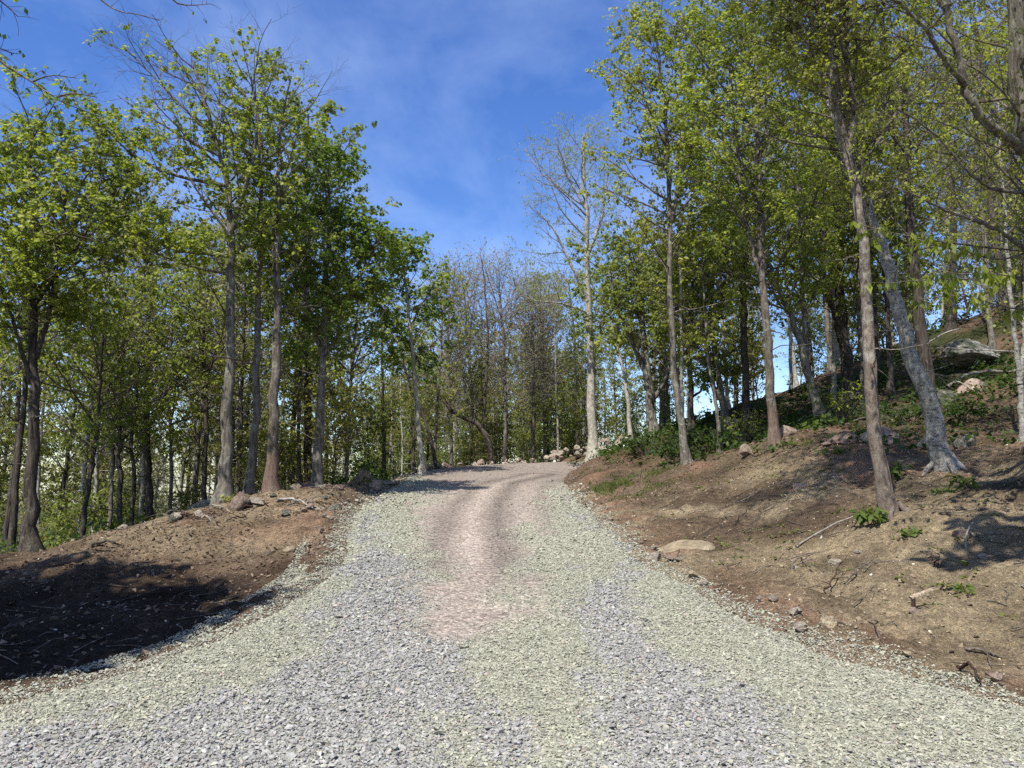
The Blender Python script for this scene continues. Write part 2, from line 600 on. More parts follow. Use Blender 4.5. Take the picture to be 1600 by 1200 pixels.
# ------------------------------------------------------------------ terrain from measured spots
SPOTS = [P(*q) for q in [
    (1000, 738, 17.5), (1100, 762, 14.2), (1180, 800, 11.4), (1090, 858, 10.0), (1200, 905, 8.2), (1300, 985, 6.0), (1450, 950, 6.3),
    (1395, 800, 9.0), (1475, 725, 11.0), (1560, 850, 7.5), (1600, 750, 9.5), (1550, 690, 13), (1500, 615, 17), (1560, 545, 20),
    (1500, 502, 23.5), (1600, 468, 25), (1430, 548, 23), (1330, 598, 22), (1250, 640, 21), (1210, 695, 15), (1285, 662, 18), (1350, 672, 14.5),
    (1125, 710, 18), (1090, 655, 24), (1000, 702, 25), (925, 722, 25.5), (1075, 730, 17.5), (960, 765, 16.8), (1200, 760, 12.4), (1300, 740, 12.0),
    (1250, 835, 9.6), (1400, 890, 7.4), (1600, 1000, 5.8), (1600, 1090, 4.9),
    (490, 800, 13.2), (430, 778, 14), (350, 783, 14), (260, 800, 13.5), (150, 840, 12.5), (50, 880, 13), (0, 892, 13), (500, 768, 16), (570, 752, 19),
    (300, 880, 10.3), (200, 930, 9), (400, 900, 9.2), (100, 990, 7), (250, 1000, 6.3), (470, 860, 10.4), (0, 1060, 5.3)]]
SPOTS += [np.array(q, float) for q in [
    (12, 5, 3.0), (12, 0, 2.2), (6, 0, 0.9), (20, 10, 7), (20, 25, 9.6), (26, 40, 7), (12, 33, 4.6), (18, 34, 5.5), (10, 42, 2.4), (60, 20, 14), (60, -10, 8), (60, 60, 4), (20, -12, 1.5),
    (-6, 18, 0.5), (-8, 21, -0.4), (-12, 16, -0.9), (-15, 25, -3.0), (-8, 30, -1.4), (-20, 40, -5), (-30, 30, -6), (-12, 8, -0.1), (-20, 10, -2), (-10, 2, 0.0), (-20, 0, -1), (-60, 0, -5), (-60, 60, -12),
    (-5, 23, 0.9), (-5, 27, 0.6), (-4, 31, 0.6), (0, 35, 1.7), (0, 45, 0.5), (-10, 50, -3), (5, 38, 2.3), (0, 70, -2.5), (30, 70, 1), (0, 120, -6), (-60, 120, -14), (60, 120, -2),
    (-3.3, 1, -0.1), (0, 0, 0), (3, 0.5, 0.1), (0, 6, 0.45), (0, 12, 0.9), (-0.5, 18, 1.35), (-0.5, 23, 1.72), (3, 30, 2.2), (0, -14, -0.5), (-30, -14, -2), (3.2, 32.9, 2.65), (5.4, 33.8, 3.0), (8, 34.8, 3.3)]]
SPOTS = np.array(SPOTS)


def _phi(r2):
    return 0.5 * r2 * np.log(r2 + 1e-9)


def _tps(S, lam=1.5):
    n = len(S)
    r2 = ((S[:, None, :2] - S[None, :, :2]) ** 2).sum(-1)
    A = np.zeros((n + 3, n + 3))
    A[:n, :n] = _phi(r2) + lam * np.eye(n)
    A[:n, n] = 1
    A[:n, n + 1:] = S[:, :2]
    A[n, :n] = 1
    A[n + 1:, :n] = S[:, :2].T
    return np.linalg.solve(A, np.concatenate([S[:, 2], np.zeros(3)]))


TPS_W = _tps(SPOTS)


def tps(x, y):
    out = np.empty(len(x))
    for i in range(0, len(x), 20000):
        xs, ys = x[i:i + 20000], y[i:i + 20000]
        r2 = (xs[:, None] - SPOTS[None, :, 0]) ** 2 + (ys[:, None] - SPOTS[None, :, 1]) ** 2
        out[i:i + 20000] = _phi(r2) @ TPS_W[:-3] + TPS_W[-3] + TPS_W[-2] * xs + TPS_W[-1] * ys
    return out


def height(x, y, detail=True, under=True):
    x, y = np.asarray(x, float).ravel(), np.asarray(y, float).ravel()
    cx, cy = np.clip(x, -60, 60), np.clip(y, -14, 120)
    z = tps(cx, cy)
    far = np.hypot(x - cx, y - cy)
    z = z - 0.02 * np.minimum(far, 200)
    sd = road_sd(x, y)
    w = smooth(-0.55, 0.10, sd)
    z = z * (1 - w) + road_z(y) * w
    near = 1 - smooth(45, 80, np.hypot(x, y))
    if detail:
        out = 1 - smooth(-0.25, 0.15, sd)
        lump = 0.16 * fbm(x * 0.55, y * 0.55, 3, 3) + 0.10 * fbm(x * 2.4, y * 2.4, 7, 3) + 0.06 * np.abs(fbm(x * 5.5 + y * 1.5, y * 5.5, 9, 3)) + 0.02 * fbm(x * 13, y * 13, 11, 2)
        z = z + out * near * lump
        z = z + (1 - near) * 1.0 * fbm(x * 0.05, y * 0.05, 21, 3) * smooth(80, 140, np.hypot(x, y))
        # a small bank below the left edge of the gravel
        left = (x < 0) & (y < 12)
        z = z - np.where(left, 0.03 * np.exp(-((sd + 0.45) / 0.25) ** 2), 0)
    if under:
        z = z - 0.05 * smooth(0.0, 0.35, sd)
    return z


def Hxy(x, y):
    return float(height([x], [y])[0])


def axis(segs):
    out = []
    for a, b, s in segs:
        out.append(np.arange(a, b, s))
    return np.concatenate(out)


def grow(a, b, s0, g):
    v, s = [a], s0
    while v[-1] < b:
        s *= g
        v.append(v[-1] + s)
    return np.array(v)


def build_ground():
    mid = np.arange(-9, 9.001, 0.065)
    r = grow(9, 420, 0.08, 1.09)[1:]
    xs = np.concatenate([-r[::-1], mid, r])
    ys = np.concatenate([-grow(0, 60, 0.5, 1.3)[1:][::-1] + 2.4, np.arange(2.4, 15, 0.065), np.arange(15, 40, 0.16), grow(40, 520, 0.2, 1.09)])
    X, Y = np.meshgrid(xs, ys)
    x, y = X.ravel(), Y.ravel()
    z = height(x, y)
    n1 = fbm(x * 0.8, y * 0.8, 31, 4)
    n2 = fbm(x * 0.35 + 5, y * 0.35, 41, 3)
    n3 = fbm(x * 2.2, y * 2.2, 51, 3)
    sd = road_sd(x, y)
    tan = np.array([0.285, 0.23, 0.15])
    red = np.array([0.27, 0.165, 0.112])
    brown = np.array([0.140, 0.103, 0.070])
    dark_soil = np.array([0.042, 0.030, 0.022])
    litter = np.array([0.165, 0.115, 0.078])
    moss = np.array([0.055, 0.070, 0.026])
    col = np.tile(litter, (len(x), 1))

    def blend(w, c):
        nonlocal col
        w = np.clip(w, 0, 1)[:, None]
        col = col * (1 - w) + c * w
    # right hand cut bank: bare soil
    bank = smooth(0.5, 1.5, x) * (1 - smooth(17, 21, y + 0.5 * n1)) * (1 - smooth(1.7, 2.5, z + 0.4 * n1)) * smooth(-2, 3.5, y)
    blend(bank, brown)
    blend(bank * smooth(-0.35, 0.35, n1 + 0.25 * n3 + 0.35 * (1 - smooth(0.7, 1.3, z))), tan)
    blend(bank * smooth(0.28, 0.55, n2 + 0.35 * n1), red * 0.95)
    blend(smooth(-1.1, -0.1, sd) * (x > 0) * smooth(0.0, 0.5, n3 + 0.3) * 0.7 * bank, red * 0.85)
    # the right hillside under the trees: moss and litter
    hill = smooth(1, 4, x) * smooth(2.0, 3.2, z)
    blend(hill * smooth(-0.3, 0.3, n1) * 0.85, moss)
    blend(smooth(2.5, 5, x) * smooth(14, 18, y) * (1 - smooth(24, 30, y)) * smooth(-.4, .2, n1) * 0.8, moss * 0.9)
    # left: soil coloured darker low down, litter and tan soil on top of the mound
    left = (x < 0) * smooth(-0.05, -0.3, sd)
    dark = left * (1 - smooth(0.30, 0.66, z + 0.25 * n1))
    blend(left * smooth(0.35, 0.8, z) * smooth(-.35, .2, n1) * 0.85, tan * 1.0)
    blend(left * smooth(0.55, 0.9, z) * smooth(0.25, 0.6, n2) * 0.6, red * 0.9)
    blend(dark * 0.93, dark_soil)
    blend(smooth(28, 45, np.hypot(x, y)) * 0.8, np.array([0.09, 0.078, 0.045]))
    blend(smooth(120, 200, np.hypot(x, y)), np.array([0.05, 0.065, 0.03]))
    nx, ny = len(xs), len(ys)
    idx = np.arange(nx * ny).reshape(ny, nx)
    q = np.stack([idx[:-1, :-1], idx[:-1, 1:], idx[1:, 1:], idx[1:, :-1]], -1).reshape(-1, 4)
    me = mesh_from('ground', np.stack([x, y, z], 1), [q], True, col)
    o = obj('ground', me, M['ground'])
    tag(o, kind='structure')


GREEN = np.array([0.310, 0.306, 0.232])
BLUE = np.array([0.284, 0.278, 0.256])
PINK = np.array([0.325, 0.272, 0.226])


def road_zone(x, y):
    """fines (driven track) weight, coarse blue-grey stone weight"""
    lx = np.interp(y, LEFT[:, 1], LEFT[:, 0])
    rx = np.interp(y, RIGHT[:, 1], RIGHT[:, 0])
    u = (x - lx) / np.maximum(rx - lx, 0.1)
    n = fbm(x * 1.3, y * 0.7, 61, 4)
    n2 = fbm(x * 4.5, y * 2.0, 63, 4)
    c = np.interp(y, [4, 6, 8, 11, 14, 18, 22, 26], [0.45, 0.455, 0.455, 0.47, 0.53, 0.56, 0.56, 0.55])
    hw = np.interp(y, [5, 6, 7, 9, 12, 16, 20, 25], [-0.3, 0.05, 0.09, 0.13, 0.21, 0.29, 0.38, 0.6])
    fines = smooth(0.10, -0.10, np.abs(u - c) - hw + 0.13 * n + 0.13 * n2)
    b1 = np.interp(y, [3.5, 5, 7, 9, 11, 13], [0.36, 0.32, 0.25, 0.15, 0.09, 0.08])
    w1 = np.interp(y, [3.5, 5, 7, 9, 12, 14], [0.13, 0.12, 0.11, 0.09, 0.06, 0.0])
    b2 = np.interp(y, [3.5, 5, 7, 9], [0.60, 0.67, 0.73, 0.90])
    w2 = np.interp(y, [3.5, 5, 6.5, 8, 10], [0.06, 0.05, 0.055, 0.03, -0.05])
    coarse = np.maximum(smooth(0.05, -0.05, np.abs(u - b1) - w1 + 0.15 * n + 0.09 * n2), smooth(0.05, -0.05, np.abs(u - b2) - w2 + 0.16 * n + 0.10 * n2))
    coarse = np.maximum(coarse, smooth(0.50, 0.58, n) * 0.8) * (1 - fines)
    return fines, coarse, u


def road_tint(x, y, rs=None):
    f, c, u = road_zone(x, y)
    if rs is not None:                       # each stone is of one kind
        f = (rs.random(len(x)) < 0.85 * f + 0.03).astype(float)
        c = (rs.random(len(x)) < 0.85 * c + 0.04).astype(float) * (1 - f)
    f, c = f[:, None], c[:, None]
    col = GREEN * (1 - f) + PINK * f
    return col * (1 - c) + BLUE * c


def road_track(x, y):
    """weights of the pale ridge and of the dark wheel tracks beside it, sweeping into the bend"""
    path = curve([P(a_, b_, c_)[:2] for a_, b_, c_ in [(735, 930, 7.3), (733, 880, 8.9), (732, 840, 10.7), (738, 808, 13.0), (752, 780, 16.0), (782, 757, 20.0), (840, 744, 23.0)]], 60)
    dd = np.full(len(x), 9.0)
    sg = np.zeros(len(x))
    for k in range(59):
        a_, d_ = path[k], path[k + 1] - path[k]
        t_ = np.clip(((x - a_[0]) * d_[0] + (y - a_[1]) * d_[1]) / (d_ @ d_), 0, 1)
        ds = np.hypot(x - a_[0] - t_ * d_[0], y - a_[1] - t_ * d_[1])
        better = ds < dd
        sg = np.where(better, np.sign((x - a_[0]) * d_[1] - (y - a_[1]) * d_[0]), sg)
        dd = np.where(better, ds, dd)
    dn = dd * sg + 0.08 * fbm(x * 1.5, y, 77, 3)
    light = np.exp(-(dn / 0.13) ** 2)
    darkb = np.exp(-((dn - 0.42) / 0.22) ** 2) + 0.8 * np.exp(-((dn + 0.40) / 0.2) ** 2) + 0.6 * np.exp(-((dn - 1.25) / 0.2) ** 2)
    return light, np.clip(darkb, 0, 1)


def road_top(x, y, sd):
    n = 0.10 * fbm(x * 2.5, y * 2.5, 71, 3)
    z = road_z(y) - 0.10 + 0.13 * smooth(-0.12, 0.34, sd + n)
    f, c, u = road_zone(x, y)
    z = z + 0.015 * fbm(x * 1.2, y * 0.8, 73, 3) + 0.006 * fbm(x * 9, y * 9, 75, 2) - 0.02 * f
    # wheel ruts sweeping into the bend
    for uu in (0.40, 0.62):
        z = z - 0.022 * np.exp(-((u - uu - 0.05 * np.sin(y * 0.25)) / 0.05) ** 2) * smooth(6, 10, y)
    return z


def build_road():
    xs = np.arange(-9, 18, 0.07)
    ys = np.concatenate([np.arange(-6, 3.2, 0.25), np.arange(3.2, 12, 0.07), np.arange(12, 34.5, 0.11)])
    X, Y = np.meshgrid(xs, ys)
    x, y = X.ravel(), Y.ravel()
    sd = road_sd(x, y)
    z = road_top(x, y, sd)
    col = road_tint(x, y)
    f, c, u = road_zone(x, y)
    light, darkb = road_track(x, y)
    fw = smooth(0.15, 0.6, f) * smooth(7.0, 9.0, y)
    col = col * (1 + fw * (0.18 * light - 0.40 * darkb))[:, None]
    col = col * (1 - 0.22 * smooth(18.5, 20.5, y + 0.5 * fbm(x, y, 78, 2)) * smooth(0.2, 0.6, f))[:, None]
    col = col * (1 + 0.10 * fbm(x * 1.1, y * 1.1, 79, 4)[:, None])
    nx, ny = len(xs), len(ys)
    idx = np.arange(nx * ny).reshape(ny, nx)
    q = np.stack([idx[:-1, :-1], idx[:-1, 1:], idx[1:, 1:], idx[1:, :-1]], -1).reshape(-1, 4)
    keep = (sd[q] > -0.35).all(1)
    q = q[keep]
    used = np.unique(q)
    mp = np.full(len(x), -1)
    mp[used] = np.arange(len(used))
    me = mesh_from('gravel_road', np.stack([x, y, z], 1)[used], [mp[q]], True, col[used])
    tag(obj('gravel_road', me, M['gravel']), kind='structure')


def hull_stones(n, seed):
    """n angular little stones: (verts, tris)"""
    rs = np.random.default_rng(seed)
    out = []
    for i in range(n):
        bm = bmesh.new()
        for k in range(9):
            p = rs.normal(size=3)
            p /= np.linalg.norm(p)
            p *= rs.uniform(0.8, 1.1)
            bm.verts.new((p[0] * 1.0, p[1] * rs.uniform(0.65, 0.9), p[2] * 0.55))
        r = bmesh.ops.convex_hull(bm, input=bm.verts)
        bmesh.ops.triangulate(bm, faces=bm.faces)
        loose = [v for v in bm.verts if not v.link_faces]
        bmesh.ops.delete(bm, geom=loose, context='VERTS')
        bm.verts.index_update()
        out.append((np.array([v.co[:] for v in bm.verts]), np.array([[v.index for v in f.verts] for f in bm.faces])))
        bm.free()
    return out


STONES = hull_stones(14, 5)


def scatter_stones(name, pos, size, tint, seed, mat, tilt=0.5):
    rs = np.random.default_rng(seed)
    n = len(pos)
    kind = rs.integers(0, len(STONES), n)
    vs, fs, cs, off = [], [], [], 0
    for k, (sv, sf) in enumerate(STONES):
        id_ = np.where(kind == k)[0]
        m = len(id_)
        if m == 0:
            continue
        a = rs.uniform(0, 2 * PI, m)
        bx, by = rs.normal(0, tilt, m), rs.normal(0, tilt, m)
        ca, sa = np.cos(a), np.sin(a)
        V = np.repeat(sv[None], m, 0) * size[id_, None, None]
        x = V[..., 0] * ca[:, None] - V[..., 1] * sa[:, None]
        y = V[..., 0] * sa[:, None] + V[..., 1] * ca[:, None]
        z = V[..., 2]
        y, z = y * np.cos(bx)[:, None] - z * np.sin(bx)[:, None], y * np.sin(bx)[:, None] + z * np.cos(bx)[:, None]
        x, z = x * np.cos(by)[:, None] - z * np.sin(by)[:, None], x * np.sin(by)[:, None] + z * np.cos(by)[:, None]
        V = np.stack([x, y, z], -1) + pos[id_, None, :]
        vs.append(V.reshape(-1, 3))
        fs.append((sf[None] + (np.arange(m) * len(sv))[:, None, None] + off).reshape(-1, 3))
        cs.append(np.repeat(tint[id_], len(sv), axis=0))
        off += m * len(sv)
    me = mesh_from(name, np.concatenate(vs), [np.concatenate(fs)], False, np.concatenate(cs))
    return obj(name, me, mat)


def build_gravel():
    rs = np.random.default_rng(21)
    X, S, T = [], [], []
    for (y0, y1, dens, smin, smax) in ((3.3, 6.0, 6600, 0.0054, 0.0102), (6.0, 9.0, 3900, 0.0062, 0.0116), (9.0, 14.0, 1200, 0.009, 0.016), (14, 19, 320, 0.015, 0.027), (19, 30, 130, 0.016, 0.030)):
        xa, xb = (-6, 6) if y0 < 9 else (-4.5, 6)
        n = int((xb - xa) * (y1 - y0) * dens)
        x, y = rs.uniform(xa, xb, n), rs.uniform(y0, y1, n)
        k = np.abs(x) < 0.72 * y + 0.3
        x, y = x[k], y[k]
        sd = road_sd(x, y)
        edge = sd + 0.10 * fbm(x * 2.5, y * 2.5, 71, 3)
        pr = np.where((edge > -0.06) | (road_top(x, y, sd) > height(x, y) - 0.012), 1.0, np.exp((edge + 0.06) / 0.07))
        pr = np.where(sd < -0.5, 0.0, pr)
        f, c, u = road_zone(x, y)
        pr = pr * (1 - 0.72 * f)
        k = rs.random(len(x)) < pr
        x, y, sd, f, c = x[k], y[k], sd[k], f[k], c[k]
        s = rs.uniform(smin, smax, len(x)) * (1 + 0.35 * c - 0.40 * f) * np.exp(rs.normal(0, 0.30, len(x)))
        z = np.maximum(road_top(x, y, sd), height(x, y)) + s * rs.uniform(0.0, 0.6, len(x))
        col = road_tint(x, y, rs) * np.exp(rs.normal(-0.02, 0.16, len(x)))[:, None]
        light, darkb = road_track(x, y)
        fw = f * smooth(7.0, 9.0, y)
        col = col * (1 + fw * (0.20 * light - 0.42 * darkb))[:, None]
        col = col * (1 + rs.normal(0, 0.018, (len(x), 3)))
        X.append(np.stack([x, y, z], 1)); S.append(s); T.append(col)
    o = scatter_stones('gravel', np.concatenate(X), np.concatenate(S), np.clip(np.concatenate(T), 0.05, 0.8), 3, M['stone'], 0.32)
    tag(o, 'loose crushed grey stone covering the sloping road', 'gravel', kind='stuff')
    # grit, clods and small stones lying on the bare banks
    n = 26000
    x, y = rs.uniform(-10, 9, n), rs.uniform(4.3, 16, n)
    sd = road_sd(x, y)
    k = (sd < -0.05) & (rs.random(n) < np.where(x > 0, 0.8, 0.30))
    x, y = x[k], y[k]
    s = np.exp(rs.normal(-4.75, 0.48, len(x)))
    z = height(x, y) + s * 0.15
    base = np.where(x[:, None] > 0, np.array([[0.27, 0.215, 0.14]]), np.array([[0.14, 0.10, 0.075]]))
    pale = rs.random(len(x)) < 0.13
    base = np.where(pale[:, None], np.array([[0.46, 0.42, 0.34]]), base)
    col = base * np.exp(rs.normal(0, 0.28, len(x)))[:, None]
    m2 = 3200
    x2, y2 = rs.uniform(-9, 8, m2), rs.uniform(4.6, 15, m2)
    k2 = (road_sd(x2, y2) < -0.12) & (fbm(x2 * 0.9, y2 * 0.9, 97, 3) > -0.1)
    x2, y2 = x2[k2], y2[k2]
    s2 = np.exp(rs.normal(-3.75, 0.35, len(x2)))
    c2 = np.where(x2[:, None] > 0, np.array([[0.20, 0.152, 0.098]]), np.array([[0.10, 0.072, 0.050]])) * np.exp(rs.normal(0, 0.22, len(x2)))[:, None]
    x, y, s, col = np.concatenate([x, x2]), np.concatenate([y, y2]), np.concatenate([s, s2]), np.concatenate([col, c2])
    z = np.concatenate([z, height(x2, y2) + s2 * 0.05])
    o = scatter_stones('soil_debris', np.stack([x, y, z], 1), s, np.clip(col, 0.02, 0.7), 4, M['stone'])
    tag(o, 'clods and small stones strewn over the bare soil banks', 'debris', kind='stuff')


# ------------------------------------------------------------------ rocks
def rock_mesh(seed, flat=1.0, cuts=11):
    rs = np.random.default_rng(seed)
    bm = bmesh.new()
    bmesh.ops.create_icosphere(bm, subdivisions=4, radius=1.0)
    v = np.array([q.co[:] for q in bm.verts])
    f = np.array([[q.index for q in t.verts] for t in bm.faces])
    bm.free()
    for i in range(cuts):
        n = norm(rs.normal(size=3))
        c = rs.uniform(0.45, 0.82)
        d = np.maximum(0, v @ n - c)
        v = v - d[:, None] * n * 0.96
    th, ph = np.arctan2(v[:, 1], v[:, 0]), v[:, 2]
    for f_, a_ in ((2.2, 0.10), (6.0, 0.045), (15.0, 0.02)):
        w = fbm(v[:, 0] * f_ + 3 * v[:, 2] + seed, v[:, 1] * f_ - 2 * v[:, 2], seed, 3)
        v = v * (1 + a_ * w)[:, None]
    v[:, 2] *= flat
    v[:, :2] /= np.abs(v[:, :2]).max()
    me = mesh_from('rock', v, [f], True)
    try:
        me.set_sharp_from_angle(angle=math.radians(38))
    except Exception:
        pass
    return me


ROCKS = {}


def rock(name, label, px, py, d, w, h, dp=None, mat='rock_pale', var=0, rz=None, group=None, tilt=(0, 0), sink=0.35, cat='rock', xy=None, zoff=0.0):
    key = (var, mat)
    if key not in ROCKS:
        me = rock_mesh(100 + var, 1.0, 9 + var % 5)
        me.materials.append(M[mat])
        ROCKS[key] = me
    p = P(px, py, d) if xy is None else np.array([xy[0], xy[1], 0])
    o = obj(name, ROCKS[key])
    z = Hxy(p[0], p[1])
    dp = dp or w * 0.8
    o.scale = (w / 2, dp / 2, h / 2)
    o.location = (p[0], p[1], z + h * (0.5 - sink) + zoff)
    o.rotation_euler = (tilt[0], tilt[1], random.uniform(0, 6.28) if rz is None else rz)
    tag(o, label, cat, group)
    return o


# ------------------------------------------------------------------ trees
def spawn(pp, pr, m, t0, t1, length, ang, rng, kk, flat=1.0, lift=0.0, up=0.05, wob=0.10, rco=0.012, bias=None, rmin=0.0025, az0=None):
    n, k, _ = pp.shape
    t = t0 + (t1 - t0) * (np.arange(m)[None] + rng.random((n, m))) / m
    ix = t * (k - 1)
    i = np.clip(ix.astype(int), 0, k - 2)
    f = (ix - i)[..., None]
    ar = np.arange(n)[:, None]
    pos = pp[ar, i] * (1 - f) + pp[ar, i + 1] * f
    tan = norm(pp[ar, i + 1] - pp[ar, i])
    r = pr[ar, i] * (1 - f[..., 0]) + pr[ar, i + 1] * f[..., 0]
    ref = np.where(np.abs(tan[..., 2:3]) > 0.8, np.array([1.0, 0, 0]), np.array([0, 0, 1.0]))
    u = norm(np.cross(tan, ref))
    v = np.cross(tan, u)
    az = 2.4 * np.arange(m)[None] + rng.uniform(0, 2 * PI, (n, 1)) + rng.normal(0, 0.5, (n, m))
    a = np.radians(rng.normal(ang[0], ang[1], (n, m)))
    d = np.cos(a)[..., None] * tan + np.sin(a)[..., None] * (np.cos(az)[..., None] * u + np.sin(az)[..., None] * v)
    d[..., 2] = d[..., 2] * flat + lift
    d = norm(d)
    L = length(t) * np.exp(rng.normal(0, 0.22, (n, m)))
    if bias is not None:
        L = L * np.clip(1 + d[..., 0] * bias[0] + d[..., 1] * bias[1], 0.25, 2.5)
    pos, d, L, r = pos.reshape(-1, 3), d.reshape(-1, 3), L.ravel(), r.ravel()
    out = np.empty((n * m, kk, 3))
    out[:, 0] = pos
    for s in range(1, kk):
        d = d + wob * rng.normal(size=d.shape)
        d[:, 2] += up
        d = norm(d)
        out[:, s] = out[:, s - 1] + d * (L / (kk - 1))[:, None]
    rb = np.maximum(np.minimum(r * 0.62, rco * L), rmin)
    rad = rb[:, None] * np.linspace(1, 0.28, kk)[None]
    return out, np.maximum(rad, rmin * 0.6), t.ravel()


def leaves(c, nl, size, spread, rng, dmin=5, dmax=80, shape='kite', up_j=0.35):
    """tufts of nl drooping leaves round each centre"""
    n = len(c)
    C = np.repeat(c, nl, 0)
    m = len(C)
    az = rng.uniform(0, 2 * PI, m)
    o = np.stack([np.cos(az), np.sin(az), np.zeros(m)], 1)
    dl = np.radians(rng.uniform(dmin, dmax, m))
    dr = np.cos(dl)[:, None] * o
    dr[:, 2] -= np.sin(dl)
    nm = np.sin(dl)[:, None] * o
    nm[:, 2] += np.cos(dl)
    nm = norm(nm + rng.normal(0, 0.30, (m, 3)))
    wv = norm(np.cross(dr, nm))
    nm = np.cross(wv, dr)
    s = size * np.exp(rng.normal(0, 0.22, m))[:, None]
    b = C + o * (spread * rng.random(m))[:, None]
    b[:, 2] += rng.normal(0, spread * up_j, m)
    if shape == 'kite':
        V = np.stack([b, b + dr * s * 0.5 + wv * s * 0.42 - nm * s * 0.10, b + dr * s - nm * s * 0.12, b + dr * s * 0.5 - wv * s * 0.42 - nm * s * 0.10], 1)
        F = np.arange(m * 4).reshape(m, 4)
    elif shape == 'slim':
        V = np.stack([b, b + dr * s * 0.45 + wv * s * 0.22 - nm * s * 0.06, b + dr * s - nm * s * 0.15, b + dr * s * 0.45 - wv * s * 0.22 - nm * s * 0.06], 1)
        F = np.arange(m * 4).reshape(m, 4)
    else:                                # lobed maple leaf, nine corners
        prof = [(0, 0), (0.18, 0.42), (0.42, 0.30), (0.58, 0.58), (0.72, 0.20), (1.05, 0), (0.72, -0.20), (0.58, -0.58), (0.42, -0.30), (0.18, -0.42)]
        V = np.stack([b + dr * s * a + wv * s * w - nm * s * (abs(w) * 0.35 + a * a * 0.12) for a, w in prof], 1)
        F = np.arange(m * len(prof)).reshape(m, len(prof))
    return V.reshape(-1, 3), F


TREES = []
THIN = 0.38
LSIZE = 0.60


